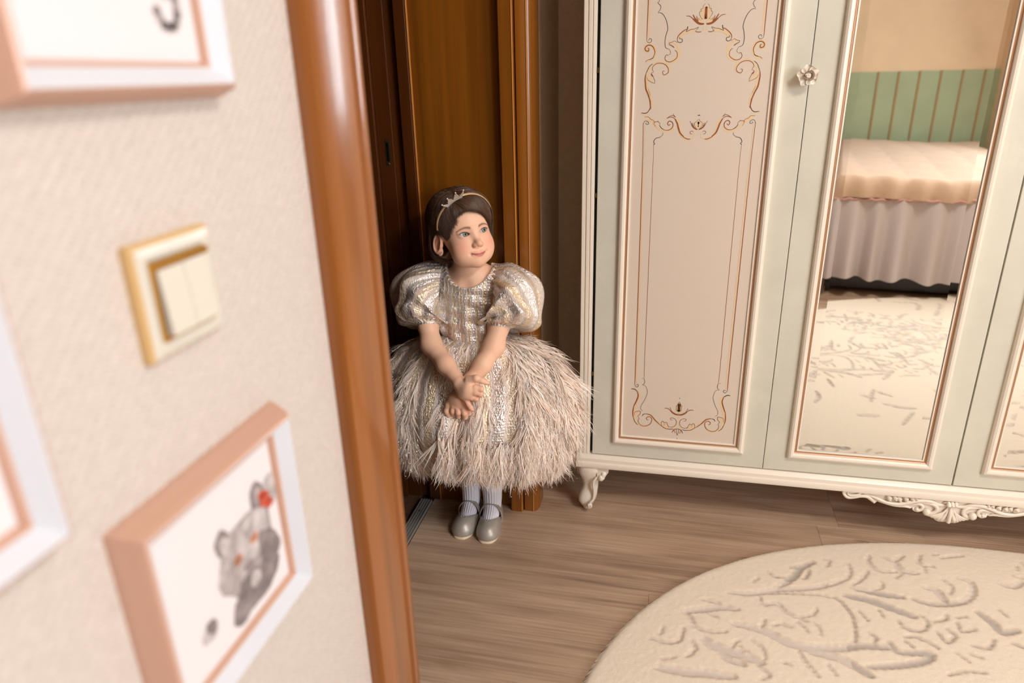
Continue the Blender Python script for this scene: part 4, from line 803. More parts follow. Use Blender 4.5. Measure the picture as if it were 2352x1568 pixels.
# eyes
SCL = mat('eye_white', (222, 222, 226), .25, spec=.3); IRIS = mat('iris_grey_green', (124, 124, 112), .3, spec=.35, var=(900, .35)); IRIM = mat('iris_rim', (50, 54, 50), .3, spec=.35); PUP = mat('pupil', (8, 8, 8), .1, spec=.6)
LASH = mat('lashes', (46, 30, 24), .6)
gaze = np.array((.16, 1, .05)); gaze /= np.linalg.norm(gaze)
for e in EYE:
    m = MB(); w = gaze; u = np.cross(w, (0, 0, 1)); u /= np.linalg.norm(u); v = np.cross(u, w); R = []; mis = []
    angs = [.001, .12, .20, .24, .40, .52, .60, .75, 1.0, 1.3, 1.7, 2.2, 2.8]; amat = [3, 3, 3, 1, 1, 2, 0, 0, 0, 0, 0, 0]
    for a in angs: R.append([tuple(h2w(np.array(e)+ER*(w*math.cos(a)+(u*math.cos(b)+v*math.sin(b))*math.sin(a)))) for b in [2*PI*k/28 for k in range(28)]])
    for i in range(len(R)-1): m.rings([R[i], R[i+1]], False, amat[i])
    m.build('eye', [SCL, IRIS, IRIM, PUP], girl, smooth=80)
    sx = math.copysign(1, e[0]); m = MB(); pts = []
    for i in range(15):
        x = -.0118+.0246*i/14; zz = math.sqrt(max(.0172**2-x*x, 0))-.0172+.0061+x*.10
        y = math.sqrt(max((ER+.0016)**2-x*x-zz*zz, .00002)); pts.append((e[0]+sx*x, e[1]+y, e[2]+zz))
    m.tube([h2w(p) for p in pts], [.0003+.00045*math.sin(PI*min(1, (i+3)/17)) for i in range(15)], 6)
    for i in range(2, 15):
        p = np.array(pts[i]); out = np.array(((p[0]-e[0])*.22, .0016, .0010)); m.tube([h2w(p), h2w(p+out*.6), h2w(p+out+np.array((0, 0, .0012)))], [.0002, .00013, .00005], 4)
    m.build('eyelashes', LASH, girl)
MB().ball(tuple(h2w((-.0735, .0005, -.0335))), .0016, 8).build('earring', mat('earring_gold', (226, 190, 120), .2, 1), girl, smooth=80)

# ------------------------------------------------------------------ hair
def hair_f(q):
    d = ell(q, (0, -.019, .043), (.0800, .1010, .0810))
    d = smin(d, ell(q, (0, -.050, -.016), (.0745, .0580, .046)), .03)
    d = smin(d, ell(q, (.045, -.030, -.020), (.0290, .045, .045)), .03)
    d = smin(d, ell(q, (-.047, -.046, -.020), (.0310, .040, .038)), .03)
    return d
def hair_cut(q):
    d = hair_f(q)
    # face window: everything in front of the hairline
    x, y, z = q[..., 0], q[..., 1], q[..., 2]
    hl = .0575-10.*np.maximum(0, x+.008)**2*1.1-13.*np.maximum(0, -.008-x)**2       # height of the hairline on the forehead
    front = .030-.30*np.maximum(0, -z-.01)
    win = smax(front-y+.0*x, z-hl, .01); d = smax(d, -win, .006)
    ear = ell(q, (-.078, -.006, -.012), (.030, .026, .032)); d = smax(d, -ear, .006)
    under = ell(q, (0, .030, -.096), (.086, .076, .086)); d = smax(d, -under, .008)
    return smax(d, -(z+.060+.2*np.minimum(0, y+.03)), .01)
HV, HQ = surface_nets(lambda P, c, r: hair_cut(w2h(P))*HS, (-.64, 1.53, .74), (-.35, 1.785, 1.03), .0032, B=12)
HAIR = mat('hair_brown', (74, 49, 34), .34, spec=.55)
HAIR2 = mat('hair_brown_pale', (98, 68, 48), .32, spec=.5)  # lighter brown for a random share of the strands
hairV, hairQ, hairM = [np.asarray(HV)], [HQ], [np.zeros(len(HQ), int)]
def radius_along(dirs, c0, f=None):
    f = f or hair_f; t = np.full(len(dirs), .02); hi = np.full(len(dirs), .2); lo = np.full(len(dirs), .0)
    for _ in range(22):
        mid = (lo+hi)/2; d = f(c0+dirs*mid[:, None]); lo = np.where(d < 0, mid, lo); hi = np.where(d < 0, hi, mid)
    return lo
def strands(paths, r, mi, flat=1.0):
    """paths (N,K,3) world -> three-sided tapered tubes"""
    N, K, _ = paths.shape; T = np.gradient(paths, axis=1); T /= np.linalg.norm(T, axis=2)[..., None]+1e-9
    ref = RNG.normal(size=(N, 1, 3)); U = np.cross(T, ref); U /= np.linalg.norm(U, axis=2)[..., None]+1e-9; Wv = np.cross(T, U)
    k = np.linspace(0, 1, K); rr = (np.asarray(r).reshape(-1, 1) if np.ndim(r) else np.full((N, 1), r))*(1-.85*k**3)[None, :]
    ang = np.array((0, 2*PI/3, 4*PI/3)); V = paths[:, :, None, :]+rr[..., None, None]*(U[:, :, None, :]*np.cos(ang)[None, None, :, None]+flat*Wv[:, :, None, :]*np.sin(ang)[None, None, :, None])
    i = np.arange(N)[:, None, None]*K*3; j = np.arange(K-1)[None, :, None]*3; a = np.arange(3)[None, None, :]; b = (a+1) % 3
    q = np.stack([i+j+a, i+j+b, i+j+3+b, i+j+3+a], -1).reshape(-1, 4)
    m = np.repeat(np.asarray(mi) if np.ndim(mi) else np.full(N, mi), (K-1)*3)
    return V.reshape(-1, 3), q, m
C0 = np.array((0, -.012, .015))
def bez(P, t):   # Catmull-like through control directions, normalised
    P = np.array(P); n = len(P)-1; s = t*n; i = np.minimum(s.astype(int), n-1); f = (s-i)[:, None]
    g = lambda k: P[np.clip(k, 0, n)]
    return .5*(2*g(i)+(-g(i-1)+g(i+1))*f+(2*g(i-1)-5*g(i)+4*g(i+1)-g(i+2))*f*f+(-g(i-1)+3*g(i)-3*g(i+1)+g(i+2))*f**3)
def family(N, K, roots, mids, ends, lay=(0, .004), jit=.004, length=1.):
    out = np.zeros((N, K, 3)); tt = RNG.uniform(0, 1, N); tk = np.linspace(0, 1, K)
    A = bez(roots, tt)+RNG.normal(0, jit*.6, (N, 3)); Bm = bez(mids, tt)+RNG.normal(0, jit, (N, 3)); E = bez(ends, np.clip(tt+RNG.normal(0, .03, N), 0, 1)); E = E+(E-Bm)*RNG.normal(0, .10, (N, 1))+RNG.normal(0, jit, (N, 3))
    ly = RNG.uniform(lay[0], lay[1], N)
    for k, t in enumerate(tk):
        # quadratic through A, Bm (middle), E in direction space
        p = A*(2*(t-.5)*(t-1))+Bm*(4*t*(1-t))+E*(2*t*(t-.5)); d = p-C0; L = np.linalg.norm(d, axis=1); d /= L[:, None]
        r = radius_along(d, C0)+ly*math.sin(PI*min(.5, t*1.2))+.0004
        out[:, k] = C0+d*r[:, None]
    return out
part_ = [(-.030, .066, .085), (-.022, .04, .108), (-.012, 0, .118), (0, -.05, .11)]
FL = family(2300, 15, part_, [(.015, .082, .076), (.045, .045, .095), (.060, .005, .090), (.055, -.055, .085)], [(.050, .070, .020), (.066, .046, .004), (.078, .00, -.035), (.070, -.045, -.070)])
FS = family(2400, 13, [(-.036, .060, .090), (-.028, .05, .104), (-.020, .03, .112)], [(-.020, .078, .076), (.006, .084, .072), (.030, .072, .080)], [(-.012, .0815, .060), (.020, .082, .051), (.046, .076, .030), (.062, .056, .004)], lay=(.001, .006), jit=.003)
FP_ = family(1500, 11, [(-.040, .055, .092), (-.036, .060, .090), (-.030, .060, .095)], [(-.040, .068, .074), (-.030, .074, .076), (-.016, .078, .078)], [(-.044, .066, .044), (-.028, .077, .054), (-.004, .083, .060)], lay=(.001, .004), jit=.002)
FB = family(1800, 14, [(-.012, 0, .118), (0, -.03, .115), (.01, -.03, .115)], [(-.045, -.075, .07), (0, -.105, .06), (.05, -.075, .07)], [(-.054, -.070, -.068), (0, -.10, -.066), (.068, -.055, -.064)])
FR = family(2300, 13, part_, [(-.050, .060, .074), (-.064, .034, .078), (-.072, -.005, .072), (-.066, -.04, .08)], [(-.040, .070, .040), (-.058, .048, .014), (-.068, .022, .014), (-.078, -.02, .022), (-.072, -.05, -.02)], lay=(.0, .005), jit=.003)
FT = family(900, 13, [(-.055, .045, .075), (-.068, .02, .07)], [(-.060, .044, .036), (-.070, .022, .040)], [(-.060, .040, .004), (-.066, .028, -.010)], lay=(.001, .004), jit=.0025)
FE = family(1700, 13, [(-.070, -.004, .065), (-.072, -.02, .06), (-.07, -.05, .06)], [(-.081, -.036, .012), (-.080, -.047, .0), (-.07, -.06, .0)], [(-.060, -.028, -.058), (-.062, -.046, -.064), (-.050, -.078, -.062)], lay=(0, .006), jit=.003)
FX = family(60, 12, [(.03, .03, .115), (.06, -.02, .09)], [(.078, .040, .045), (.086, .0, .03)], [(.084, .042, -.020), (.084, .01, -.04)], lay=(.003, .010), jit=.005)
n0 = len(HV)
for F, r in ((FL, .00062), (FS, .00058), (FP_, .00058), (FB, .0008), (FR, .00062), (FT, .0005), (FE, .00062), (FX, .00055)):
    v, q, m = strands(h2w(F.reshape(-1, 3)).reshape(F.shape), r, (RNG.random(len(F)) < .38).astype(int))
    hairV.append(v); hairQ.append(q+n0); hairM.append(m); n0 += len(v)
np_mesh('hair', np.concatenate(hairV), np.concatenate(hairQ), [HAIR, HAIR2], girl, mi=np.concatenate(hairM))['label'] = 'dark brown bob tucked behind the ear'
# headband with a rhinestone crown
def on_hair(d, lift=0):
    d = np.array(d, float); d = d-C0; d /= np.linalg.norm(d); return C0+d*(radius_along(d[None], C0)[0]+lift)
hb_dir = spline([(-.080, .020, .026), (-.074, .034, .055), (-.045, .057, .089), (0, .067, .102), (.045, .059, .091), (.075, .033, .05), (.082, .008, 0)], 8)
hb = [on_hair(d, .0062) for d in hb_dir]
BAND = mat('headband_satin', (214, 178, 132), .35, .25)
m = MB(); R = []
for i, p in enumerate(hb):
    t = hb[min(i+1, len(hb)-1)]-hb[max(i-1, 0)]; t /= np.linalg.norm(t); o_ = p-C0; o_ /= np.linalg.norm(o_); w = np.cross(t, o_)
    R.append([tuple(h2w(p+w*.0042*a+o_*.0016*b)) for a, b in ((-1, 0), (-.6, .8), (0, 1.1), (.6, .8), (1, 0), (.6, -.8), (-.6, -.8))])
band = m.rings(R).build('headband', BAND, girl, smooth=60)
DIAM = mat('rhinestone', (250, 244, 240), .08, .75); SIL = mat('crown_silver', (240, 226, 214), .3, .8)
hbA = np.array(hb); seg = np.r_[0, np.cumsum(np.linalg.norm(np.diff(hbA, axis=0), axis=1))]
def hb_at(s):
    p = np.array([np.interp(s, seg, hbA[:, k]) for k in range(3)]); p2 = np.array([np.interp(s+.001, seg, hbA[:, k]) for k in range(3)]); t = (p2-p)/np.linalg.norm(p2-p)
    o_ = p-C0; o_ -= t*(o_@t); o_ /= np.linalg.norm(o_); return p, t, o_
CROWN_S = .094
sC, cw = CROWN_S, .047
def cpt(a, hgt):      # a along the crown, hgt outwards; the crown is a stiff arc leaning a little forward
    p, t, o_ = hb_at(sC+a); f = np.cross(o_, t); f = f if f[1] > 0 else -f
    return p+o_*(-.003+hgt*.96)+f*(.0065+hgt*.20)+t*(hgt*a/.025*.24)
m = MB(); st_ = MB()
N = 49; tops = []; ctr = [-.025, -.0095, .0065, .0235]; 
def crown_h(a):
    h = .0100
    for c, w, H in ((-.0210, .0058, .026), (-.0075, .0070, .030), (.0070, .0070, .031), (.0210, .0058, .028)):
        h = max(h, .0100+(H-.0100)*max(0, 1-abs(a-c)/w))
    return h
AA = np.linspace(-cw/2, cw/2, N); up_, dn = [], []
for a in AA: up_.append(cpt(a*(1+.0*a), crown_h(a))); dn.append(cpt(a, .0))
fwd = np.array((0, .0011, 0))
m.rings([[tuple(h2w(u+fwd)) for u in up_], [tuple(h2w(d+fwd)) for d in dn]], False, 0, False)
m.rings([[tuple(h2w(u-fwd)) for u in up_], [tuple(h2w(d-fwd)) for d in dn]][::-1], False, 0, False)
m.rings([[tuple(h2w(u-fwd)) for u in up_], [tuple(h2w(u+fwd)) for u in up_]], False, 0, False)
crown = m.build('crown', SIL, band)
st_ = MB()
for i in range(25):
    a = -cw/2+.0015+(cw-.003)*i/24; h = .0014
    while h < crown_h(a)-.0008:
        c = h2w(cpt(a, h)+fwd*1.2); r = .00112; st_.ball(tuple(c), (r, r, r), 6); h += .0024
for c, H in ((-.0210, .026), (-.0075, .030), (.0070, .031), (.0210, .028)): st_.ball(tuple(h2w(cpt(c, H+.0016))), .0023, 8)
st_.v = [tuple(x) for x in st_.v]
# a tube of stones sits on the crown plate
o = st_.build('rhinestones', DIAM, band); o['kind'] = 'stuff'
m = MB()
for i in range(10):
    a = -.022+.044*i/9; p = h2w(cpt(a, .002)-fwd*3); q = h2w(cpt(a, .015)-fwd*9); m.tube([p, q], .0005, 4)
m.build('comb_teeth', mat('comb_clear', (190, 170, 150), .1, .3), band)

# ------------------------------------------------------------------ dress
def brocade():
    m = bpy.data.materials.new('gold_silver_brocade'); m.use_nodes = True; nt = m.node_tree; N = nt.nodes; L = nt.links; b = BS(m)
    def at(n): a = N.new('ShaderNodeAttribute'); a.attribute_name = n; return a.outputs['Fac']
    def math_(op, a, c=None, d=None):
        q = N.new('ShaderNodeMath'); q.operation = op
        for i, x in enumerate((a, c, d)):
            if x is None: continue
            if isinstance(x, (int, float)): q.inputs[i].default_value = x
            else: L.new(x, q.inputs[i])
        return q.outputs[0]
    su, sv = at('su'), at('sv'); tc = N.new('ShaderNodeTexCoord')
    def noise(scale, st=(1, 1, 1), det=3, vec=None):
        mp = N.new('ShaderNodeMapping'); mp.inputs['Scale'].default_value = st; L.new(vec or tc.outputs['Object'], mp.inputs[0])
        n = N.new('ShaderNodeTexNoise'); n.inputs['Scale'].default_value = scale; n.inputs['Detail'].default_value = det; L.new(mp.outputs[0], n.inputs['Vector']); return n.outputs['Fac']
    s = math_('FRACT', math_('ADD', su, math_('MULTIPLY', noise(14), .12)))
    ramp = N.new('ShaderNodeValToRGB'); ramp.color_ramp.interpolation = 'CONSTANT'; e = ramp.color_ramp.elements
    cols = [(0, (238, 228, 222)), (.13, (240, 224, 212)), (.20, (236, 220, 198)), (.36, (236, 214, 198)), (.43, (232, 224, 222)), (.50, (238, 230, 224)), (.62, (242, 228, 216)), (.70, (236, 216, 188)), (.86, (226, 212, 204)), (.93, (242, 236, 232))]
    while len(e) < len(cols): e.new(.5)
    for k, (p, c) in enumerate(cols): e[k].position = p; e[k].color = (*s2l(c), 1)
    L.new(s, ramp.inputs[0]); L.new(ramp.outputs[0], b.inputs['Base Color'])
    foil = N.new('ShaderNodeValToRGB'); foil.color_ramp.interpolation = 'CONSTANT'; e = foil.color_ramp.elements
    ms = [(0, .80), (.13, .1), (.20, .65), (.36, .08), (.43, .75), (.50, .6), (.62, .08), (.70, .7), (.86, .15), (.93, .8)]
    while len(e) < len(ms): e.new(.5)
    for k, (p, v) in enumerate(ms): e[k].position = p; e[k].color = (v, v, v, 1)
    L.new(s, foil.inputs[0])
    cr = math_('GREATER_THAN', noise(180, (1, 1, .8), 2), .40)
    met = math_('MULTIPLY', foil.outputs[0], math_('ADD', math_('MULTIPLY', cr, .45), .5)); L.new(met, b.inputs['Metallic'])
    L.new(math_('SUBTRACT', .52, math_('MULTIPLY', foil.outputs[0], .28)), b.inputs['Roughness'])
    lad = math_('SINE', math_('MULTIPLY', sv, 900.0)); h = math_('ADD', math_('MULTIPLY', noise(260, (1, 1, .55), 3), 1.6), math_('MULTIPLY', math_('MULTIPLY', lad, foil.outputs[0]), .16))
    h2 = math_('ADD', h, math_('MULTIPLY', noise(45, (1, 1, 1.6), 2), 1.4))
    bp = N.new('ShaderNodeBump'); bp.inputs['Strength'].default_value = .62; bp.inputs['Distance'].default_value = .0035; L.new(h2, bp.inputs['Height']); L.new(bp.outputs[0], b.inputs['Normal'])
    return m, foil.outputs[0], b
BRO, _, _ = brocade(); BRO.name = 'brocade'
ORG, fo, bb = brocade(); ORG.name = 'organza_brocade'
mr = ORG.node_tree.nodes.new('ShaderNodeMapRange'); mr.inputs[1].default_value = .0; mr.inputs[2].default_value = .5; mr.inputs[3].default_value = .58; mr.inputs[4].default_value = 1.0
ORG.node_tree.links.new(fo, mr.inputs[0]); ORG.node_tree.links.new(mr.outputs[0], bb.inputs['Alpha'])
# bodice: grown from the torso, cut at neckline, arm holes and waist
def bodice_f(P):
    d = torso_f(P)-.0065
    d = smin(d, cap(P, (-.575, 1.688, .752), (-.413, 1.688, .754), .040, .040), .02)
    for x_ in (-.578, -.413): d = smin(d, cap(P, (x_, 1.672, .705), (x_+(.006 if x_ < -.5 else -.006), 1.668, .635), .026, .022), .02)
    x, y, z = P[..., 0], P[..., 1], P[..., 2]
    d = d-.0022*np.sin(x*150+np.sin(z*40)*.8)*(z < .70)-.0016*np.sin(z*170+x*40)
    neck = np.maximum(np.hypot((x+.494)/1.0, (z-.816)/1.05)-.0640, y-1.70)
    neck2 = np.hypot(x+.494, (y-1.69)*1.0)-.050
    d = smax(d, -np.maximum(neck2, .768-z), .004); d = smax(d, -neck, .004)
    d = smax(d, -(np.abs(x+.494)-.128)*-1, .004)
    inner = torso_f(P)+.004
    d = smax(d, -inner, .002)
    return smax(smax(d, .575-z, .003), y-1.758, .003)
dress = None
V, Q = surface_nets(lambda P, c, r: bodice_f(P), (-.62, 1.58, .56), (-.36, 1.765, .83), .0022)
ang = np.arctan2(V[:, 0]+.495, -(V[:, 1]-1.70))
dress = np_mesh('dress', V, Q, BRO, girl, attrs={'su': ang*1.9+.52, 'sv': V[:, 2]})
dress['label'] = 'gold and silver brocade bodice with puff sleeves'
# puff sleeves
def sleeve(rings, cuff, seed):
    rg = np.random.default_rng(seed); M_ = 110; K = 46; C = np.array([r[0] for r in rings]); T = np.linspace(0, 1, K)
    cen = np.array(spline(C, 12)); cen = np.stack([np.interp(T, np.linspace(0, 1, len(cen)), cen[:, k]) for k in range(3)], 1)
    rad = np.array(spline([(r[1], r[2], 0) for r in rings], 12)); ra = np.interp(T, np.linspace(0, 1, len(rad)), rad[:, 0]); rb = np.interp(T, np.linspace(0, 1, len(rad)), rad[:, 1])
    ax = np.array([r[3] for r in rings], float); ax /= np.linalg.norm(ax, axis=1)[:, None]; axs = np.stack([np.interp(T, np.linspace(0, 1, len(ax)), ax[:, k]) for k in range(3)], 1); axs /= np.linalg.norm(axs, axis=1)[:, None]
    A = np.linspace(0, 2*PI, M_, endpoint=False); V = []
    ph = rg.uniform(0, 6.28, 6)
    for k in range(K):
        t = T[k]; w = axs[k]; u = np.cross((0, 1, 0), w); u /= np.linalg.norm(u); v = np.cross(w, u)
        env = math.sin(PI*min(1, max(0, t)))**.6
        dip = 1-.17*np.exp(-((t-.47-.05*np.sin(2*A+ph[1]))/.085)**2)*(.4+.6*(np.cos(A+ph[0]*.1) > -2)); fold = dip+env*(.045*np.sin(9*A+ph[0]+2.2*t)+.03*np.sin(15*A+ph[1]-3*t)+.035*np.sin(5*A+ph[2]+5*t))+(1-env)*.10*np.sin(26*A+ph[3])
        ripple = 1+.035*env*np.sin(t*24+2*np.sin(3*A+ph[4])+ph[5])
        V.append(cen[k]+(u*np.cos(A)[:, None]*ra[k]+v*np.sin(A)[:, None]*rb[k])*(fold*ripple)[:, None])
    V = np.array(V); V[..., 1] = np.minimum(V[..., 1], 1.762)
    i = np.arange(K-1)[:, None]*M_; j = np.arange(M_)[None]; q = np.stack([i+j, i+(j+1) % M_, i+M_+(j+1) % M_, i+M_+j], -1).reshape(-1, 4)
    AA, TT = np.meshgrid(A, T); o = np_mesh('sleeve', V.reshape(-1, 3), q, ORG, dress, attrs={'su': (AA/(2*PI)*4+.5*TT).ravel(), 'sv': (TT*.16).ravel()})
    so = o.modifiers.new('thick', 'SOLIDIFY'); so.thickness = .0008
    m = MB(); c, a, r = cuff; a = np.array(a, float); a /= np.linalg.norm(a); u = np.cross((0, 1, 0), a); u /= np.linalg.norm(u); v = np.cross(a, u); R = []
    for h, dr in ((-.006, .001), (-.004, .0032), (0, .004), (.004, .0032), (.007, .0005)):
        R.append([tuple(np.array(c)+a*h+(u*math.cos(b)+v*math.sin(b))*(r+dr+.0009*math.sin(22*b))) for b in [2*PI*k/66 for k in range(66)]])
    cu = m.rings(R, False).build('sleeve_cuff', BRO, o, smooth=80)
cuR, cuL = CH['RA'][1], CH['LA'][1]
aR, aL = (.17, -.52, -.84), (-.07, -.46, -.88)
sleeve([((-.572, 1.684, .738), .056, .056, (-1, -.1, .1)), ((-.592, 1.674, .730), .070, .066, (-1, -.15, -.3)), ((-.620, 1.658, .702), .090, .080, (-.7, -.35, -.7)), ((-.626, 1.650, .662), .090, .080, (-.2, -.55, -.85)), ((-.618, 1.643, .640), .068, .064, (.05, -.6, -.8)), ((-.607, 1.633, .645), .043, .043, (.15, -.55, -.84)), ((cuR[0], cuR[1], cuR[2]-.002), .0290, .0290, aR)], (cuR[:3], aR, .0262), 3)
sleeve([((-.417, 1.684, .738), .056, .056, (1, -.1, .1)), ((-.404, 1.672, .730), .072, .068, (1, -.15, -.3)), ((-.389, 1.657, .702), .092, .082, (.7, -.35, -.7)), ((-.380, 1.650, .662), .087, .080, (.2, -.55, -.85)), ((-.392, 1.646, .641), .067, .064, (.0, -.55, -.84)), ((-.406, 1.640, .649), .043, .043, (-.06, -.5, -.87)), ((cuL[0], cuL[1], cuL[2]-.002), .0290, .0290, aL)], (cuL[:3], aL, .0262), 11)
# skirt: pleated dome, then feathers over it
SC = np.array((-.492, 1.672)); ZT, ZH = .606, .225
def skirt_pt(th, t):
    """th angle (0 = right, -pi/2 = towards the room), t 0 waist .. 1 hem"""
    th, t = np.broadcast_arrays(np.asarray(th, float), np.asarray(t, float))
    tt = np.array((0, .05, .12, .22, .36, .52, .68, .84, 1.0)); rx = np.array((.082, .105, .152, .202, .246, .264, .262, .244, .214)); zz = np.array((.606, .604, .594, .565, .505, .430, .355, .285, .225))
    r = np.interp(t, tt, rx); z = np.interp(t, tt, zz); env = np.clip(t*3, 0, 1)
    pl = 1+env*(.030*np.sin(13*th+.6)+.018*np.sin(23*th+1.9+2*t)+.020*np.sin(7*th+2.2))
    x = SC[0]+r*pl*np.cos(th); dy = r*pl*np.sin(th); y = SC[1]+np.where(dy < 0, dy*(.46+.24*np.clip((t-.2)/.5, 0, 1)**2*(3-2*np.clip((t-.2)/.5, 0, 1))), dy*.5)
    # the arms press the front in a little
    z = z+.050*t*t*np.clip(-np.sin(th), 0, 1)
    g = np.exp(-((x+.475)/.075)**2-((z-.50)/.07)**2)*(dy < 0); y = y+.012*g
    return np.stack([x, np.minimum(y, 1.756), z], -1)
A = np.linspace(0, 2*PI, 260, endpoint=False); T = np.linspace(0, 1, 60); AA, TT = np.meshgrid(A, T); V = skirt_pt(AA, TT)
i = np.arange(59)[:, None]*260; j = np.arange(260)[None]; q = np.stack([i+j, i+260+j, i+260+(j+1) % 260, i+(j+1) % 260], -1).reshape(-1, 4)
BRS, _, _ = brocade(); BRS.name = 'skirt_brocade'
skirt = np_mesh('skirt', V.reshape(-1, 3), q, BRS, dress, attrs={'su': (AA/(2*PI)*11+.03).ravel(), 'sv': V[..., 2].ravel()})
so = skirt.modifiers.new('thick', 'SOLIDIFY'); so.thickness = .001
# ostrich feathers: clusters of barbs, and tinsel
def feathers(NC, per, lmin=.034, lmax=.074):
    th = RNG.uniform(-PI*1.02, .06*PI, NC*3); t = np.where(RNG.random(NC*3) < .8, RNG.beta(1.9, 1.0, NC*3)*.96, RNG.uniform(.08, .5, NC*3))
    gap = .5+.5*np.sin(5.0*th+1.15)+.35*np.sin(9*th+.4)      # bare brocade ribbons between the tufts
    keep = (RNG.random(NC*3) < np.clip(.22+.9*gap+(t-.55)*1.8+1.2*np.clip(np.cos(th), 0, 1), .05, 1)); 
    for c_, w_, tm in ((-1.95, .17, .97), (-1.20, .24, .66), (-2.55, .20, .55)): keep &= ~((np.abs(th-c_) < w_) & (t < tm) & (RNG.random(NC*3) < .96))
    th, t = th[keep][:NC], t[keep][:NC]
    n = len(th); base = skirt_pt(th, t); e = 1e-3
    dt = skirt_pt(th, np.clip(t+.02, 0, 1))-skirt_pt(th, np.clip(t-.02, 0, 1)); dt /= np.linalg.norm(dt, axis=1)[:, None]+1e-9
    da = skirt_pt(th+e, t)-skirt_pt(th-e, t); da /= np.linalg.norm(da, axis=1)[:, None]+1e-9
    nm = np.cross(da, dt); nm *= np.sign((nm[:, :2]*(base[:, :2]-SC)).sum(1))[:, None]
    K = 8; k = np.linspace(0, 1, K)[None, :, None]; M_ = n*per
    csp = RNG.normal(0, .30, (n, 1)); cl = RNG.uniform(.06, .50, (n, 1)); ccu = RNG.normal(0, .30, (n, 1)); cln = RNG.uniform(lmin, lmax, (n, 1))
    rp = lambda a: np.repeat(a, per, 0)
    B, D, S_, Nn = [rp(a) for a in (base, dt, da, nm)]
    ln = (rp(cln*(1-.45*np.clip(t[:, None]*3-2, 0, 1)))*RNG.uniform(.75, 1.15, (M_, 1)))[:, None]; sp = (rp(csp)+RNG.normal(0, .17, (M_, 1)))[:, None]; lift = (rp(cl)+RNG.normal(0, .10, (M_, 1)))[:, None]; cu = (rp(ccu)+RNG.normal(0, .10, (M_, 1)))[:, None]
    st = RNG.uniform(0, .5, (M_, 1, 1)); wv = RNG.uniform(0, 6.28, (M_, 1, 1))
    dirv = D[:, None]+S_[:, None]*sp+Nn[:, None]*lift
    p = B[:, None]+Nn[:, None]*.0015+D[:, None]*(st-.2)*.024+dirv*ln*k+S_[:, None]*(cu*ln*k*k+.0034*np.sin(wv+k*7)*k)+Nn[:, None]*.0030*np.cos(wv+k*6)*k+np.array((0, 0, -1.))*ln*.46*k**2
    p[..., 1] = np.minimum(p[..., 1], 1.764); ok = np.ones(M_, bool)
    lim = lambda P: np.minimum(np.minimum(arm(P, 'R'), arm(P, 'L')), np.minimum(hand(P, 'R'), hand(P, 'L')))      # feathers lie under hands and arms
    away = p-np.array((0, 0, 1.25)); away /= np.linalg.norm(away, axis=-1)[..., None]
    near_ = np.nonzero((p[:, :, 2].max(1) > .42) & (np.abs(p[:, 0, 0]+.49) < .16))[0]
    for o_ in (0, .014, .03, .05):
        ok[near_] &= (lim(p[near_]+away[near_]*o_) > (.0025 if o_ == 0 else 0)).all(1)
    return p[ok], Nn[ok]
def blades(paths, nrm, w, mi):
    N, K, _ = paths.shape; T = np.gradient(paths, axis=1); T /= np.linalg.norm(T, axis=2)[..., None]+1e-9
    nn = nrm[:, None]+RNG.normal(0, .20, (N, 1, 3)); U = np.cross(T, nn); U /= np.linalg.norm(U, axis=2)[..., None]+1e-9
    k = np.linspace(0, 1, K); ww = w[:, None]*(.35+.65*np.sin(PI*np.clip(k*.85+.12, 0, 1)))[None]*(1-.8*k**5)
    V = np.stack([paths-U*ww[..., None], paths+U*ww[..., None]], 2)
    i = np.arange(N)[:, None]*K*2; j = np.arange(K-1)[None]*2; q = np.stack([i+j, i+j+1, i+j+3, i+j+2], -1).reshape(-1, 4)
    return V.reshape(-1, 3), q, np.repeat(mi, K-1)
def feather_mat(name, c):
    m = mat(name, c, .7); nt = m.node_tree; N, L = nt.nodes, nt.links; b = BS(m); b.inputs['Specular IOR Level'].default_value = .2
    tr = N.new('ShaderNodeBsdfTranslucent'); tr.inputs[0].default_value = (*s2l(c), 1); mx = N.new('ShaderNodeMixShader'); mx.inputs[0].default_value = .16
    L.new(b.outputs[0], mx.inputs[1]); L.new(tr.outputs[0], mx.inputs[2]); L.new(mx.outputs[0], N['Material Output'].inputs[0]); return m
FP, FN = feathers(2300, 9, .03, .068)
FEA = feather_mat('feather_blush', (252, 237, 224)); FEA2 = feather_mat('feather_pale', (255, 250, 244)); FEA3 = feather_mat('feather_rose', (245, 220, 203))
v, q, m_ = blades(FP, FN, RNG.uniform(.0006, .0015, len(FP)), RNG.choice([0, 0, 1, 2], len(FP)))
ff = np_mesh('feather_fringe', v, q, [FEA, FEA2, FEA3], dress, mi=m_); ff['kind'] = 'stuff'; ff['label'] = 'blush ostrich feathers covering the skirt'
TI, _n = feathers(900, 2)
TIN = mat('tinsel', (250, 246, 244), .2, 1)
v, q, m_ = strands(TI, .00042, 0)
k = RNG.integers(1, 8, len(TI)*6); bp_ = TI[RNG.integers(0, len(TI), len(k)), k]+RNG.normal(0, .0012, (len(k), 3)); r = RNG.uniform(.0007, .0016, len(k))
oc = np.array([(1, 0, 0), (-1, 0, 0), (0, 1, 0), (0, -1, 0), (0, 0, 1), (0, 0, -1)]); of = np.array([(0, 2, 4), (2, 1, 4), (1, 3, 4), (3, 0, 4), (2, 0, 5), (1, 2, 5), (3, 1, 5), (0, 3, 5)])
t_ = np_mesh('tinsel', v, q, TIN, dress, mi=m_); t_['kind'] = 'stuff'
t_ = np_mesh('sequins', (bp_[:, None]+oc[None]*r[:, None, None]).reshape(-1, 3), (of[None]+np.arange(len(bp_))[:, None, None]*6).reshape(-1, 3), TIN, dress, smooth=False); t_['kind'] = 'stuff'
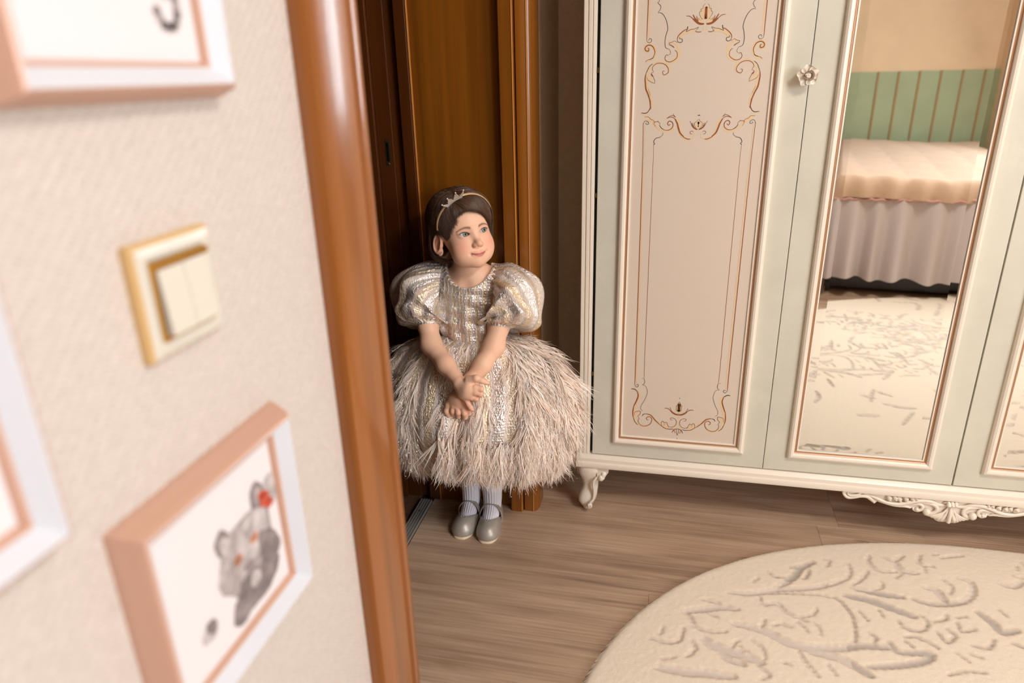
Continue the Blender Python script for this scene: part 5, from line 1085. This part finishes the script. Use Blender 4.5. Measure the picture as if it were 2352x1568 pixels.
# ------------------------------------------------------------------ socks and shoes
SOCK = mat('white_ribbed_cotton', (226, 224, 232), .8, sheen=.2)
SHOE = mat('silver_shimmer_leather', (172, 164, 154), .36, .25, bump=(700, .05), var=(60, .06)); SOLE = mat('cream_sole', (232, 216, 186), .5)
def foot(leg, heel, toe, name_side):
    heel, toe = np.array(heel), np.array(toe); ax = (toe-heel); L_ = np.linalg.norm(ax); ax /= L_; sd = np.array((-ax[1], ax[0], 0))*-1     # sd to the right of the foot as seen
    def loc(P): q = P-heel; return np.stack([q @ sd, q @ ax, P[..., 2]], -1)
    # sock: ribbed tube down the leg, then over the foot
    pts = spline([p for p in leg[1:]], 8); R = []
    V = []; K = len(pts)
    for i in range(K):
        p = np.array(pts[i][:3]); p2 = np.array(pts[min(i+1, K-1)][:3]); p0 = np.array(pts[max(i-1, 0)][:3]); t = p2-p0; t /= np.linalg.norm(t); u = np.cross(t, ax); u = u/np.linalg.norm(u); w = np.cross(u, t)
        r = pts[i][3]+.0035
        R.append([tuple(p+(u*math.cos(a)+w*math.sin(a))*(r+.0009*math.cos(22*a))) for a in [2*PI*k/132 for k in range(132)]])
    MB().rings(R).build('sock', SOCK, girl, smooth=80)
    W_ = .0330
    def solid(P, g=0.):
        q = loc(P)
        d = smin(ell(q, (0, L_-.046, .016), (W_+g, .047+g, .0335+g)), ell(q, (0, L_-.031, .012), (.0325+g, .032+g, .0265+g)), .012); d = smin(d, ell(q, (0, L_*.50, .020), (W_*.86+g, .060+g, .036+g)), .02); d = smin(d, ell(q, (0, .030, .026), (.0270+g, .031+g, .040+g)), .02)
        return d
    def upper(P):
        q = loc(P); d = solid(P)
        op = np.maximum(np.hypot(q[..., 0]/.0255, (q[..., 1]-.068)/.050)-1, 0)*.02+np.where(np.hypot(q[..., 0]/.0255, (q[..., 1]-.068)/.050) < 1, (np.hypot(q[..., 0]/.0255, (q[..., 1]-.068)/.050)-1)*.0255, 0)
        d = smax(d, -np.maximum(op, .012-q[..., 2]), .003)
        d = smax(d, -(solid(P)+.0028+np.where(q[..., 2] > .020, 0, .01)), .0015)
        return np.maximum(d, .008-q[..., 2])
    lo = np.minimum(heel, toe)-(.045, .02, 0); hi = np.maximum(heel, toe)+(.045, .02, .075)
    V, Q = surface_nets(lambda P, c, r: upper(P), lo, hi, .0016)
    sh = np_mesh('shoe', V, Q, SHOE, girl)
    # sole
    def outline(k, g): 
        a = 2*PI*k/48; y = L_/2+(L_/2+.004+g)*math.sin(a); tt = y/L_; w = (np.interp(tt, (-.05, 0, .12, .45, .70, .9, 1.05), (.018, .023, .0265, .0285, .0345, .0345, .032))+g); x = w*math.copysign(abs(math.cos(a))**.6, math.cos(a)); p = heel+sd*x+ax*y; return p[0], p[1]
    R = [[(*outline(k, g), z) for k in range(48)] for z, g in ((0, -.002), (.001, 0), (.006, .0005), (.0085, -.001), (.0088, -.006))]
    MB().rings(R).build('sole', SOLE, sh, smooth=50)
    # strap across the instep
    m = MB(); R = []
    for i in range(17):
        a = PI*(-.08+1.16*i/16); c = heel+ax*(.070-.004*math.sin(a)); x, z = .0330*math.cos(a), .033+.0400*max(math.sin(a), -.3); nv = sd*math.cos(a)+np.array((0, 0, 1.))*math.sin(a)
        p = c+sd*x+np.array((0, 0, z)); R.append([tuple(p+ax*.0065*s_+nv*h) for s_, h in ((-1, 0), (-.9, .0017), (.9, .0017), (1, 0), (.9, -.0012), (-.9, -.0012))])
    m.rings(R).build('strap', SHOE, sh, smooth=40)
    # little rhinestone bow on the toe
    m = MB(); c = heel+ax*(L_-.036)
    def on(x, y):
        p = c+sd*x+ax*y; z = .06
        while z > .01 and float(solid(np.array([[p[0], p[1], z]]))[0]) > 0: z -= .0006
        return (p[0], p[1], z+.0005)
    for x, y in ((0, 0), (.0035, -.002), (.0065, -.0035), (.0085, -.001), (.0075, .0025), (.0045, .003), (-.0035, -.002), (-.0065, -.0035), (-.0085, -.001), (-.0075, .0025), (-.0045, .003), (.0025, .005), (-.0025, .005)): m.ball(on(x, y), .0017, 6)
    m.build('bow', DIAM, sh)
foot(LEGS[0], (-.527, 1.752, 0), (-.541, 1.596, 0), 'r'); foot(LEGS[1], (-.470, 1.748, 0), (-.4605, 1.590, 0), 'l')
